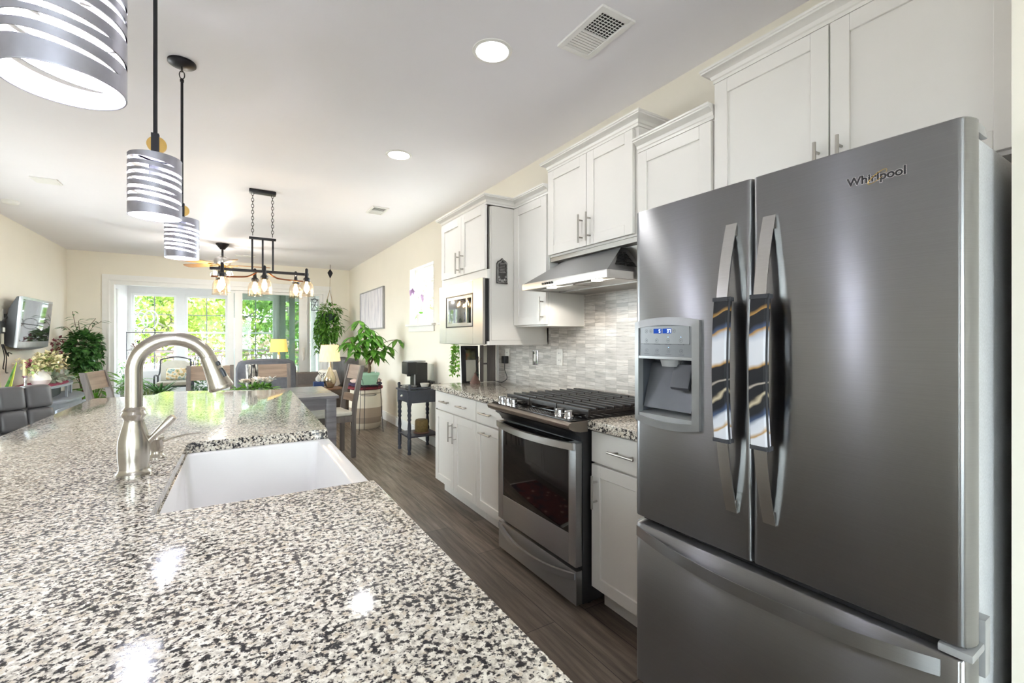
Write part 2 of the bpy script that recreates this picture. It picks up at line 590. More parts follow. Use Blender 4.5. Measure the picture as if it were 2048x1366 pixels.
# ------------------------------------------------------------------ mesh builder
class MB:
    def __init__(self):
        self.bm = bmesh.new()

    def verts(self, pts):
        return [self.bm.verts.new(p) for p in pts]

    def face(self, vs):
        try:
            return self.bm.faces.new(vs)
        except ValueError:
            return None

    def quad(self, *pts):
        self.face(self.verts(pts))
        return self

    def box(self, x0, x1, y0, y1, z0, z1, bev=0.0, seg=2, mat=None):
        x0, x1 = min(x0, x1), max(x0, x1)
        y0, y1 = min(y0, y1), max(y0, y1)
        z0, z1 = min(z0, z1), max(z0, z1)
        vs = self.verts([(x0, y0, z0), (x1, y0, z0), (x1, y1, z0), (x0, y1, z0), (x0, y0, z1), (x1, y0, z1), (x1, y1, z1), (x0, y1, z1)])
        if mat is not None:
            for v in vs:
                v.co = mat @ v.co
        fs = [(0, 3, 2, 1), (4, 5, 6, 7), (0, 1, 5, 4), (1, 2, 6, 5), (2, 3, 7, 6), (3, 0, 4, 7)]
        faces = [self.face([vs[i] for i in f]) for f in fs]
        if bev > 0:
            es = set()
            for f in faces:
                for e in f.edges:
                    es.add(e)
            bev = min(bev, 0.49 * min(x1 - x0, y1 - y0, z1 - z0))
            bmesh.ops.bevel(self.bm, geom=list(es), offset=bev, segments=seg, profile=0.7, affect='EDGES')
        return self

    def ring(self, c, axis, r, n, ref=None):
        a = Vector(axis).normalized()
        if ref is None:
            ref = Vector((0, 0, 1)) if abs(a.z) < 0.9 else Vector((1, 0, 0))
        u = a.cross(ref).normalized()
        w = a.cross(u).normalized()
        c = Vector(c)
        return [self.bm.verts.new(c + u * (r * math.cos(2 * PI * i / n)) + w * (r * math.sin(2 * PI * i / n))) for i in range(n)]

    def loft(self, rings, closed=True, cap0=True, cap1=True):
        n = len(rings[0])
        for a, b in zip(rings, rings[1:]):
            for i in range(n if closed else n - 1):
                j = (i + 1) % n
                self.face([a[i], a[j], b[j], b[i]])
        if cap0:
            self.face(list(reversed(rings[0])))
        if cap1:
            self.face(rings[-1])
        return self

    def cyl(self, p0, p1, r0, r1=None, n=16):
        r1 = r0 if r1 is None else r1
        ax = Vector(p1) - Vector(p0)
        self.loft([self.ring(p0, ax, r0, n), self.ring(p1, ax, r1, n)])
        return self

    def tube(self, pts, r, n=8, caps=True):
        pts = [Vector(p) for p in pts]
        rs = r if isinstance(r, (list, tuple)) else [r] * len(pts)
        rings = []
        ref = None
        for i, p in enumerate(pts):
            if i == 0:
                t = pts[1] - pts[0]
            elif i == len(pts) - 1:
                t = pts[-1] - pts[-2]
            else:
                t = (pts[i + 1] - pts[i]).normalized() + (pts[i] - pts[i - 1]).normalized()
            t = t.normalized() if t.length > 1e-9 else Vector((0, 0, 1))
            if ref is None:
                ref = Vector((0, 0, 1)) if abs(t.z) < 0.9 else Vector((1, 0, 0))
            u = t.cross(ref)
            if u.length < 1e-6:
                u = t.orthogonal()
            u.normalize()
            w = t.cross(u).normalized()
            ref = -w if False else u.cross(t).normalized()
            rings.append([self.bm.verts.new(p + u * (rs[i] * math.cos(2 * PI * k / n)) + w * (rs[i] * math.sin(2 * PI * k / n))) for k in range(n)])
        self.loft(rings, True, caps, caps)
        return self

    def lathe(self, c, prof, n=24, cap0=True, cap1=True):
        """prof: list of (radius, height) from the base up, around z at c"""
        c = Vector(c)
        rings = []
        for r, z in prof:
            r = max(r, 1e-4)
            rings.append([self.bm.verts.new(c + Vector((r * math.cos(2 * PI * i / n), r * math.sin(2 * PI * i / n), z))) for i in range(n)])
        self.loft(rings, True, cap0, cap1)
        return self

    def prism(self, poly, z0, z1, axis='z', bev=0.0):
        """poly extruded along an axis: z -> (x,y), y -> (x,z), x -> (y,z)"""
        def mk(p, t):
            return {'z': (p[0], p[1], t), 'y': (p[0], t, p[1]), 'x': (t, p[0], p[1])}[axis]
        a = self.verts([mk(p, z0) for p in poly])
        b = self.verts([mk(p, z1) for p in poly])
        n = len(poly)
        fs = [self.face(list(reversed(a))), self.face(b)]
        for i in range(n):
            j = (i + 1) % n
            fs.append(self.face([a[i], a[j], b[j], b[i]]))
        if bev:
            es = set(e for f in fs[:2] if f for e in f.edges)
            bmesh.ops.bevel(self.bm, geom=list(es), offset=bev, segments=2, profile=0.7, affect='EDGES')
        return self

    def ball(self, c, r, seg=12, rings=8, sc=(1, 1, 1)):
        c = Vector(c)
        prev = None
        top = self.bm.verts.new(c + Vector((0, 0, r * sc[2])))
        bot = self.bm.verts.new(c - Vector((0, 0, r * sc[2])))
        rs = []
        for i in range(1, rings):
            ph = PI * i / rings
            rs.append([self.bm.verts.new(c + Vector((r * sc[0] * math.sin(ph) * math.cos(2 * PI * k / seg), r * sc[1] * math.sin(ph) * math.sin(2 * PI * k / seg), r * sc[2] * math.cos(ph)))) for k in range(seg)])
        for k in range(seg):
            j = (k + 1) % seg
            self.face([top, rs[0][k], rs[0][j]])
            self.face([bot, rs[-1][j], rs[-1][k]])
        for a, b in zip(rs, rs[1:]):
            for k in range(seg):
                j = (k + 1) % seg
                self.face([a[k], b[k], b[j], a[j]])
        return self

    def torus(self, c, R, r, axis=(0, 0, 1), n=20, m=8, sc=1.0):
        a = Vector(axis).normalized()
        ref = Vector((0, 0, 1)) if abs(a.z) < 0.9 else Vector((1, 0, 0))
        u = a.cross(ref).normalized()
        w = a.cross(u).normalized()
        c = Vector(c)
        rings = []
        for i in range(n):
            t = 2 * PI * i / n
            d = u * math.cos(t) + w * (math.sin(t))
            p = c + u * (R * math.cos(t)) + w * (R * sc * math.sin(t))
            rings.append([self.bm.verts.new(p + d * (r * math.cos(2 * PI * k / m)) + a * (r * math.sin(2 * PI * k / m))) for k in range(m)])
        rings.append(rings[0])
        self.loft(rings, True, False, False)
        return self

    def leaf(self, p, d, up, ln, wd, bend=0.25, fold=0.15):
        """an oval leaf from p along d"""
        p = Vector(p); d = Vector(d).normalized(); up = Vector(up)
        s = d.cross(up)
        if s.length < 1e-5:
            s = d.orthogonal()
        s.normalize()
        u = s.cross(d).normalized()
        ts = [(0, 0.08), (0.3, 0.85), (0.6, 0.8), (1, 0.02)]
        L, C, R = [], [], []
        for t, w in ts:
            mid = p + d * (ln * t) - u * (bend * ln * t * t)
            C.append(self.bm.verts.new(mid))
            L.append(self.bm.verts.new(mid + s * (wd * 0.5 * w) + u * (fold * wd * w)))
            R.append(self.bm.verts.new(mid - s * (wd * 0.5 * w) + u * (fold * wd * w)))
        for i in range(3):
            self.face([C[i], C[i + 1], L[i + 1], L[i]])
            self.face([R[i], R[i + 1], C[i + 1], C[i]])
        return self

    def cloud(self, c, rad, n, ln, wd, rng, droop=0.3, shell=0.5, jitter=0.4):
        c = Vector(c)
        for _ in range(n):
            while True:
                q = Vector((rng.uniform(-1, 1), rng.uniform(-1, 1), rng.uniform(-1, 1)))
                if shell * shell < q.length_squared < 1:
                    break
            p = c + Vector((q.x * rad[0], q.y * rad[1], q.z * rad[2]))
            d = q.normalized() + Vector((rng.uniform(-1, 1), rng.uniform(-1, 1), rng.uniform(-1, 1))) * jitter - Vector((0, 0, droop))
            k = rng.uniform(0.65, 1.2)
            self.leaf(p, d, (rng.uniform(-.4, .4), rng.uniform(-.4, .4), 1), ln * k, wd * k, rng.uniform(0.05, 0.4))
        return self

    def keep(self, axis, lo=-1e9, hi=1e9):
        for v in self.bm.verts:
            v.co[axis] = max(lo, min(hi, v.co[axis]))
        return self

    def build(self, name, mat, parent=None, smooth=True, angle=38, keep_uv=False, solid=0.0):
        bm = self.bm
        bmesh.ops.recalc_face_normals(bm, faces=bm.faces[:])
        uv = bm.loops.layers.uv.new('uv')
        for f in bm.faces:
            nx, ny, nz = abs(f.normal.x), abs(f.normal.y), abs(f.normal.z)
            for lp in f.loops:
                co = lp.vert.co
                if nz >= nx and nz >= ny:
                    lp[uv].uv = (co.y, co.x)
                elif nx >= ny:
                    lp[uv].uv = (co.y, co.z)
                else:
                    lp[uv].uv = (co.x, co.z)
        off = origin_of(parent) if parent is not None else None
        me = bpy.data.meshes.new(name)
        if off is not None:
            bmesh.ops.translate(bm, verts=bm.verts[:], vec=-off)
        bm.to_mesh(me)
        bm.free()
        if smooth:
            for p in me.polygons:
                p.use_smooth = True
            me.set_sharp_from_angle(angle=math.radians(angle))
        me.materials.append(M[mat] if isinstance(mat, str) else mat)
        o = bpy.data.objects.new(name, me)
        COL.objects.link(o)
        if parent is not None:
            o.parent = parent
        if solid:
            md = o.modifiers.new('thickness', 'SOLIDIFY')
            md.thickness = solid
            md.offset = -1
        return o


def tag(o, label, cat, group=None, kind=None):
    o['label'] = label
    o['category'] = cat
    if group:
        o['group'] = group
    if kind:
        o['kind'] = kind
    return o


def thing(name, label, cat, loc=(0, 0, 0), group=None):
    o = bpy.data.objects.new(name, None)
    o.empty_display_size = 0.1
    COL.objects.link(o)
    o.location = loc
    return tag(o, label, cat, group)


def struct(name, mb, mat, parent=None, smooth=True):
    o = mb.build(name, mat, parent, smooth)
    if parent is None:
        o['kind'] = 'structure'
    return o


def copy_tree(o, parent=None):
    c = o.copy()
    COL.objects.link(c)
    c.parent = parent
    for ch in list(o.children):
        copy_tree(ch, c)
    return c


def anchor(parent, name, loc):
    """an empty part that holds sub-parts"""
    o = bpy.data.objects.new(name, None)
    COL.objects.link(o)
    place(o, loc, parent)
    return o


def arc(c, r, a0, a1, n, plane='xz'):
    out = []
    for i in range(n + 1):
        t = math.radians(a0 + (a1 - a0) * i / n)
        if plane == 'xz':
            out.append((c[0] + r * math.cos(t), c[1], c[2] + r * math.sin(t)))
        elif plane == 'xy':
            out.append((c[0] + r * math.cos(t), c[1] + r * math.sin(t), c[2]))
        else:
            out.append((c[0], c[1] + r * math.cos(t), c[2] + r * math.sin(t)))
    return out


def spline(pts, n=6):
    """Catmull-Rom through pts"""
    P = [Vector(p) for p in pts]
    P = [P[0] * 2 - P[1]] + P + [P[-1] * 2 - P[-2]]
    out = []
    for i in range(1, len(P) - 2):
        p0, p1, p2, p3 = P[i - 1:i + 3]
        for k in range(n):
            t = k / n
            out.append(0.5 * ((2 * p1) + (p2 - p0) * t + (2 * p0 - 5 * p1 + 4 * p2 - p3) * t * t + (3 * p1 - p0 - 3 * p2 + p3) * t ** 3))
    out.append(P[-2])
    return out


# ------------------------------------------------------------------ room dimensions
WR = 2.08      # right wall face
WL = -2.29     # left wall face
WF = 9.96      # far wall face
WB = -3.2      # wall behind the camera
HC = 2.74      # ceiling
SN = 12.05     # far face of the sunroom


def wall_cells(mb, axis, a, b, u0, u1, v0, v1, holes):
    """a wall slab between a and b on its axis with rectangular holes (u0,u1,v0,v1)"""
    us = sorted(set([u0, u1] + [h for q in holes for h in q[:2]]))
    vs = sorted(set([v0, v1] + [h for q in holes for h in q[2:]]))
    for i in range(len(us) - 1):
        # merge vertical runs
        run = None
        for j in range(len(vs) - 1):
            cu, cv = (us[i] + us[i + 1]) / 2, (vs[j] + vs[j + 1]) / 2
            hole = any(q[0] < cu < q[1] and q[2] < cv < q[3] for q in holes)
            if not hole:
                if run is None:
                    run = [vs[j], vs[j + 1]]
                else:
                    run[1] = vs[j + 1]
            if hole or j == len(vs) - 2:
                if run is not None:
                    if axis == 'x':
                        mb.box(a, b, us[i], us[i + 1], run[0], run[1])
                    else:
                        mb.box(us[i], us[i + 1], a, b, run[0], run[1])
                    run = None
    return mb

# ------------------------------------------------------------------ room shell
struct('floor', MB().box(-2.5, 2.3, WB - 0.1, SN + 0.15, -0.1, 0), 'plank_floor')
struct('ceiling', MB().box(-2.5, 2.3, WB - 0.1, WF + 0.14, HC, HC + 0.12), 'ceiling_paint')
WIN_R = [(5.2, 6.06, 1.49, 2.25), (4.0, 4.92, 1.49, 2.25)]
struct('wall_right', wall_cells(MB(), 'x', WR, WR + 0.14, 0.27, WF + 0.14, 0, HC, WIN_R), 'wall_paint')
WIN_L = [(-1.6, -0.7, 0.9, 2.2), (4.4, 7.25, 0.4, 1.95)]
struct('wall_left', wall_cells(MB(), 'x', WL - 0.14, WL, WB - 0.1, WF + 0.14, 0, HC, WIN_L), 'wall_paint')
struct('wall_near', MB().box(1.45, 2.22, WB - 0.1, 0.27, 0, HC), 'wall_paint')
WIN_B_FILL = [(-1.5, 0.7, 0.6, 2.25)]  # unseen window behind the camera, added to let fill light in
struct('wall_back', wall_cells(MB(), 'y', WB - 0.1, WB, WL - 0.14, 1.45, 0, HC, WIN_B_FILL), 'wall_paint')
OPX0, OPX1, OPZ = -1.76, 1.62, 2.275
struct('wall_far', wall_cells(MB(), 'y', WF, WF + 0.14, WL, WR, 0, HC, [(OPX0, OPX1, 0.0, OPZ)]), 'wall_paint')
# sunroom shell
SX0, SX1, SZ = -1.86, 1.72, 2.5
struct('wall_sunroom_left', wall_cells(MB(), 'x', SX0 - 0.12, SX0, WF + 0.14, SN + 0.12, 0, SZ, [(10.5, 11.2, 0.62, 2.24)]), 'sunroom_paint')
struct('wall_sunroom_right', wall_cells(MB(), 'x', SX1, SX1 + 0.12, WF + 0.14, SN + 0.12, 0, SZ, [(10.4, 11.75, 0.25, 2.24)]), 'sunroom_paint')
SWIN = [(-1.80, -1.05, 0.62, 2.24), (-0.90, -0.12, 0.62, 2.24), (0.04, 0.83, 0.62, 2.24), (0.95, 1.66, 0.3, 2.24)]
struct('wall_sunroom_far', wall_cells(MB(), 'y', SN, SN + 0.12, SX0, SX1, 0, SZ, SWIN), 'sunroom_paint')
struct('ceiling_sunroom', MB().box(SX0 - 0.3, SX1 + 0.3, WF + 0.14, SN + 0.3, SZ, SZ + 0.1), 'sunroom_paint')


def window(idx, axis, a, u0, u1, v0, v1, cols, rows, depth=0.05, fw=0.045, mid=True, glass='window_glass'):
    """a framed double-hung window; a = near face of the frame on its axis"""
    mb = MB()

    def bx(p0, p1, q0, q1, d0=0.0, d1=depth):
        if axis == 'x':
            mb.box(a + d0, a + d1, p0, p1, q0, q1)
        else:
            mb.box(p0, p1, a + d0, a + d1, q0, q1)
    bx(u0, u0 + fw, v0, v1); bx(u1 - fw, u1, v0, v1)
    bx(u0 + fw, u1 - fw, v0, v0 + fw); bx(u0 + fw, u1 - fw, v1 - fw, v1)
    if mid:
        vm = (v0 + v1) / 2
        bx(u0 + fw, u1 - fw, vm - 0.02, vm + 0.02, 0.004, depth - 0.004)
    o = mb.build('window_%d' % idx, 'white_trim')
    o['kind'] = 'structure'
    mb = MB()
    for i in range(1, cols):
        c = u0 + fw + (u1 - u0 - 2 * fw) * i / cols
        bx(c - 0.009, c + 0.009, v0 + fw, v1 - fw, depth * 0.35, depth * 0.65)
    for j in range(1, rows):
        c = v0 + fw + (v1 - v0 - 2 * fw) * j / rows
        if mid and abs(c - (v0 + v1) / 2) < 0.05:
            continue
        bx(u0 + fw, u1 - fw, c - 0.009, c + 0.009, depth * 0.36, depth * 0.64)
    if cols > 1 or rows > 1:
        mb.build('grille', 'grille_grey', o)
    g = MB()
    m = a + depth * 0.5
    if axis == 'x':
        g.box(m - 0.002, m + 0.002, u0 + fw, u1 - fw, v0 + fw, v1 - fw)
    else:
        g.box(u0 + fw, u1 - fw, m - 0.002, m + 0.002, v0 + fw, v1 - fw)
    g.build('window_pane', glass, o)
    return o


window(1, 'x', WR + 0.07, *WIN_R[0], 1, 1)
window(2, 'x', WR + 0.07, *WIN_R[1], 1, 1)
for i, w in enumerate(SWIN[:3]):
    window(3 + i, 'y', SN + 0.03, *w, 2, 4, glass='sunroom_glass')
window(6, 'y', SN + 0.03, *SWIN[3], 1, 4, glass='sunroom_glass')
window(7, 'x', SX0 - 0.08, 10.5, 11.2, 0.62, 2.24, 2, 4, glass='sunroom_glass')
window(8, 'x', SX1 + 0.03, 10.4, 11.75, 0.25, 2.24, 3, 4, glass='sunroom_glass')
window(9, 'x', WL - 0.11, *WIN_L[0], 4, 2)
window(10, 'x', WL - 0.11, *WIN_L[1], 4, 2)
window(11, 'y', WB - 0.08, *WIN_B_FILL[0], 4, 2)
# window sills on the right wall
for i, (u0, u1, v0, v1) in enumerate(WIN_R):
    mb = MB().box(WR - 0.0008, WR + 0.07, u0 + 0.001, u1 - 0.001, v0 - 0.02, v0 + 0.004).box(WR - 0.055, WR - 0.001, u0 - 0.06, u1 + 0.06, v0 - 0.025, v0 + 0.004, 0.004)
    mb.box(WR - 0.018, WR, u0 - 0.03, u1 + 0.03, v0 - 0.095, v0 - 0.025, 0.004)
    mb.box(WR - 0.006, WR + 0.075, u0 - 0.001, u0 + 0.004, v0, v1).box(WR - 0.006, WR + 0.075, u1 - 0.004, u1 + 0.001, v0, v1).box(WR - 0.006, WR + 0.075, u0, u1, v1 - 0.004, v1 + 0.001)
    struct('trim_%d' % (i + 1), mb, 'white_trim')
# baseboards
def baseboard(name, x0, x1, y0, y1):
    mb = MB().box(x0, x1, y0, y1, 0, 0.115, 0.003)
    cx0, cx1, cy0, cy1 = x0, x1, y0, y1
    if x1 - x0 < y1 - y0:
        s = 1 if x0 < 0 else -1
        if s < 0:
            cx0 = x0 + 0.008
        else:
            cx1 = x1 - 0.008
    else:
        cy0 = y0 + 0.008
    mb.box(cx0, cx1, cy0, cy1, 0.115, 0.135, 0.004)
    struct(name, mb, 'white_trim')
baseboard('baseboard_right', WR - 0.018, WR, 3.70, WF)
baseboard('baseboard_left', WL, WL + 0.018, 6.1, WF)
baseboard('baseboard_far', WL, OPX0 - 0.1, WF - 0.018, WF)
# casing round the wide opening
cs = MB()
for x0, x1 in ((OPX0 - 0.1, OPX0), (OPX1, OPX1 + 0.1)):
    cs.box(x0, x1, WF - 0.022, WF, 0, OPZ + 0.1, 0.004)
    cs.box(x0 + (0.07 if x0 < 0 else 0.005), x1 - (0.005 if x0 < 0 else 0.07), WF - 0.032, WF, 0, OPZ, 0.003)
cs.box(OPX0, OPX1, WF - 0.022, WF, OPZ, OPZ + 0.1, 0.004)
cs.box(OPX0 - 0.02, OPX1 + 0.02, WF - 0.032, WF, OPZ + 0.005, OPZ + 0.03, 0.003)
struct('trim_3', cs, 'white_trim')
# jamb and head track of the sliding door
jb = MB().box(OPX0, OPX0 + 0.05, WF, WF + 0.14, 0, OPZ).box(OPX1 - 0.05, OPX1, WF, WF + 0.14, 0, OPZ)
jb.box(OPX0 + 0.05, OPX1 - 0.05, WF, WF + 0.14, OPZ - 0.06, OPZ).box(OPX0 + 0.05, OPX1 - 0.05, WF, WF + 0.14, 0, 0.02)
struct('trim_4', jb, 'white_trim')


def sliding_panel(idx, x0, x1, y, st, glass, handle=None, rail=0.1):
    z0, z1 = 0.025, OPZ - 0.065
    mb = MB().box(x0, x0 + st[0], y, y + 0.04, z0, z1, 0.003).box(x1 - st[1], x1, y, y + 0.04, z0, z1, 0.003)
    mb.box(x0 + st[0], x1 - st[1], y, y + 0.04, z0, z0 + rail * 1.6).box(x0 + st[0], x1 - st[1], y, y + 0.04, z1 - rail, z1)
    o = mb.build('door_%d' % idx, 'white_trim')
    o['kind'] = 'structure'
    MB().box(x0 + st[0], x1 - st[1], y + 0.014, y + 0.026, z0 + rail * 1.6, z1 - rail).build('door_pane', glass, o)
    if handle:
        h = MB().box(handle - 0.022, handle + 0.022, y - 0.022, y, 0.86, 1.12, 0.006)
        h.box(handle - 0.01, handle + 0.01, y - 0.05, y - 0.022, 0.90, 1.08, 0.006)
        h.build('door_handle', 'outlet_white', o)
    return o


sliding_panel(1, 0.02, 1.27, WF + 0.02, (0.12, 0.15), 'tinted_glass', 1.2, 0.05)
sliding_panel(2, 1.24, OPX1 - 0.055, WF + 0.075, (0.09, 0.06), 'window_glass', None, 0.03)
sliding_panel(3, -0.10, 1.24, WF + 0.075, (0.10, 0.12), 'window_glass', None, 0.05)
# posts at the sunroom's far right corner, shade put into their grey-green
struct('trim_5', MB().box(0.93, 1.05, SN - 0.08, SN, 0, SZ).box(1.13, 1.25, SN - 0.08, SN, 0, SZ), 'sage_post')

# ------------------------------------------------------------------ outside
struct('ground', MB().box(-80, 80, -60, 90, -0.8, -0.6), 'grass_ground')
dk = MB()
for k in range(20):
    dk.box(-6, 6, SN + 0.14 + k * 0.145, SN + 0.14 + k * 0.145 + 0.138, -0.12, -0.06)
struct('floor_deck', dk, 'deck_board')
rl = thing('deck_railing', 'brown balustrade along the deck outside the sunroom windows', 'railing', (0, 14.9, -0.06))
MB().box(-6, 6, 14.87, 14.93, 0.93, 0.97, 0.004).build('top_rail', 'railing_brown', rl)
MB().box(-6, 6, 14.88, 14.92, 0.82, 0.85).build('middle_rail', 'railing_brown', rl)
MB().box(-6, 6, 14.88, 14.92, 0.03, 0.06).build('bottom_rail', 'railing_brown', rl)
bal = MB().box(-0.01, 0.01, -0.01, 0.01, 0.06, 0.82)
bal0 = bal.build('baluster', 'railing_brown')
bal0.parent = rl
bal0.location = (-4.0, 0, 0.06)
for k in range(1, 60):
    b = bal0.copy(); COL.objects.link(b); b.parent = rl; b.location = (-4.0 + k * 0.12, 0, 0.06)

TREES = [
    (-5.5, 20.0, 0.7, 'leaf_tree', 'yellow-green tree at the left side of the left sunroom window'),
    (-1.8, 20.0, 0.7, 'leaf_tree', 'pale yellow-green tree straight behind the middle sunroom window'),
    (1.9, 20.0, 0.7, 'leaf_tree_dark', 'deep green tree nearest behind the tinted sliding glass'),
    (-6.0, 27.0, 1.1, 'leaf_tree_dark', 'green tree in the second row behind the left sunroom window'),
    (0.0, 27.0, 1.1, 'leaf_tree', 'light green tree in the second row between middle window and tinted glass'),
    (6.0, 27.0, 1.1, 'leaf_tree', 'bright green tree in the second row beyond the narrow right glass panel'),
    (-11.0, 36.0, 1.4, 'leaf_tree', 'tall tree farthest left in the back row beyond the deck'),
    (-3.7, 36.0, 1.4, 'leaf_tree_dark', 'tall green tree in the back row behind the left windows'),
    (3.6, 36.0, 1.4, 'leaf_tree', 'tall pale tree in the back row behind the tinted glass'),
    (11.0, 36.0, 1.4, 'leaf_tree_dark', 'tall green tree farthest right in the back row beyond the deck'),
    (7.4, 18.5, 0.9, 'leaf_tree_pale', 'pale green tree seen through the small window above the coffee cart'),
]


def tree_mesh(seed, mat):
    rng = random.Random(seed)
    tr = MB()
    tr.tube([(0, 0, -0.65), (0.03, 0, 1.5), (-0.05, 0.04, 4.0), (0.05, 0, 7.5)], [0.26, 0.2, 0.16, 0.08], 10)
    for k in range(8):
        z = 1.6 + k * 0.65
        a = k * 2.4
        tr.tube([(0, 0, z), (0.8 * math.cos(a), 0.8 * math.sin(a), z + 0.5), (1.7 * math.cos(a), 1.7 * math.sin(a), z + 0.8)], [0.07, 0.05, 0.02], 6)
    fo = MB()
    for k in range(16):
        a = k * 2.4
        r = 1.3 if k % 3 else 0.5
        fo.cloud((r * math.cos(a), r * math.sin(a), 1.0 + k * 0.42), (1.15, 1.15, 0.8), 230, 0.27, 0.2, rng, 0.2, 0.2, 0.8)
    return tr, fo


tree_src = {}
for i, (x, y, s, m, lab) in enumerate(TREES):
    if m not in tree_src:
        t0 = thing('broadleaf_tree', lab, 'tree', (0, 0, 0), 'trees beyond the deck')
        tr, fo = tree_mesh(40 + i, m)
        tr.build('trunk', 'tree_bark', t0)
        fo.build('foliage', m, t0, smooth=False)
        tree_src[m] = t0
        o = t0
    else:
        o = copy_tree(tree_src[m])
        o['label'] = lab
    o.location = (x, y, -0.05)
    o.rotation_euler = (0, 0, i * 1.3)
    o.scale = (s, s, s)
rng = random.Random(5)
for i, (x, y, lab) in enumerate(((-5.2, 16.8, 'low pinkish shrub below the left sunroom window view'), (-2.2, 16.8, 'low pinkish shrub beyond the railing near the middle window'), (3.8, 16.8, 'flowering pink shrub beyond the narrow right glass panel'), (0.8, 16.8, 'low tan shrub beyond the railing behind the tinted glass'))):
    s = thing('garden_shrub', lab, 'shrub', (x, y, -0.6), 'shrubs beyond the deck')
    MB().tube([(x, y, -0.62), (x, y, 0.4)], [0.06, 0.03], 6).build('stem', 'tree_bark', s)
    MB().cloud((x, y, 0.5), (1.2, 0.8, 0.9), 330, 0.2, 0.13, rng, 0.0, 0.4, 0.8).build('foliage', 'leaf_tree_pink', s, smooth=False)

# ------------------------------------------------------------------ kitchen: wall cabinets
def bar_pull(parent, c, axis, ln, out=(-1, 0, 0), stand=0.032, r=0.0058, mat='handle_nickel'):
    c = Vector(c); o = Vector(out)
    ax = Vector((0, 0, 1)) if axis == 'z' else Vector((0, 1, 0)) if axis == 'y' else Vector((1, 0, 0))
    mb = MB()
    p = c + o * stand
    mb.cyl(p - ax * ln / 2, p + ax * ln / 2, r, n=12)
    for s in (-1, 1):
        q = c + ax * (s * (ln / 2 - 0.032))
        mb.cyl(q, q + o * stand, r * 0.82, n=10)
    return mb.build('handle', mat, parent)


def shaker_door(parent, xf, y0, y1, z0, z1, name='door', mat='cabinet_white', sw=0.058, th=0.02, rec=0.009):
    """a shaker front lying in the plane x = xf (its face), facing -x"""
    mb = MB()
    b = 0.0015
    mb.box(xf, xf + th, y0, y0 + sw, z0, z1, b, 1).box(xf, xf + th, y1 - sw, y1, z0, z1, b, 1)
    mb.box(xf, xf + th, y0 + sw, y1 - sw, z0, z0 + sw, b, 1).box(xf, xf + th, y0 + sw, y1 - sw, z1 - sw, z1, b, 1)
    mb.box(xf + rec, xf + th, y0 + sw - 0.002, y1 - sw + 0.002, z0 + sw - 0.002, z1 - sw + 0.002)
    return mb.build(name, mat, parent)


def slab_front(parent, xf, y0, y1, z0, z1, name='drawer', mat='cabinet_gray'):
    return MB().box(xf, xf + 0.02, y0, y1, z0, z1, 0.002, 1).build(name, mat, parent)


def crown(parent, xf, y0, y1, zb, near, far, back=WR - 0.003, mat='cabinet_white'):
    """mitred crown moulding; near / far tell whether that end returns to the wall"""
    prof = [(0.0, 0.0), (0.006, 0.0), (0.006, 0.012), (0.011, 0.016), (0.016, 0.029), (0.031, 0.041), (0.042, 0.044), (0.042, 0.05), (0.047, 0.053), (0.047, 0.062), (0.0, 0.062)]
    mb = MB()
    rings = []
    for off, z in prof:
        n = y0 - (off if near else 0)
        f = y1 + (off if far else 0)
        rings.append(mb.verts([(back, f, zb + z), (xf - off, f, zb + z), (xf - off, n, zb + z), (back, n, zb + z)]))
    for a, b in zip(rings, rings[1:]):
        for i in range(3):
            mb.face([a[i], a[i + 1], b[i + 1], b[i]])
    mb.face(rings[-1]); mb.face(list(reversed(rings[0])))
    for k in (0, 3):
        mb.face([r[k] for r in rings])
    return mb.build('crown_moulding', mat, parent, angle=25)


UXF = 1.753    # face of the upper doors


def upper_cabinet(name, label, y0, y1, z0, ztop, splits, handles, near, far, xf=UXF, dz0=None, mat='cabinet_white'):
    """ztop is the top of the crown; handles: list of (door index, y, z centre)"""
    zt = ztop - 0.057
    t = thing(name, label, 'cabinet', (WR, (y0 + y1) / 2, z0), 'white wall cabinets')
    MB().box(xf + 0.022, WR - 0.003, y0 + 0.002, y1 - 0.002, z0, zt + 0.02, 0.001, 1).build('carcass', mat, t)
    doors = []
    for a, b in splits:
        doors.append(shaker_door(t, xf, a + 0.0025, b - 0.0025, (dz0 or z0) + 0.012, zt - 0.012, mat=mat))
    for i, y, z in handles:
        bar_pull(doors[i], (xf, y, z), 'z', 0.165)
    crown(t, xf + 0.014, y0, y1, zt - 0.005, near, far, mat=mat)
    return t


upper_cabinet('wall_cabinet', 'wide white two-door cabinet above the refrigerator', 0.275, 1.20, 1.80, 2.462, [(0.30, 0.757), (0.757, 1.198)], [(0, 0.72, 1.905), (1, 0.79, 1.905)], False, True)
upper_cabinet('wall_cabinet', 'narrow white one-door cabinet between the refrigerator and the range hood cabinet', 1.204, 1.634, 1.387, 2.315, [(1.21, 1.63)], [(0, 1.595, 1.50)], False, False)
upper_cabinet('wall_cabinet', 'tall white two-door cabinet right above the range hood', 1.638, 2.406, 1.835, 2.458, [(1.66, 2.022), (2.022, 2.404)], [(0, 1.988, 1.95), (1, 2.058, 1.95)], True, True)
upper_cabinet('wall_cabinet', 'narrow white one-door cabinet between range hood and microwave tower', 2.41, 2.828, 1.387, 2.322, [(2.42, 2.826)], [(0, 2.455, 1.50)], False, False)

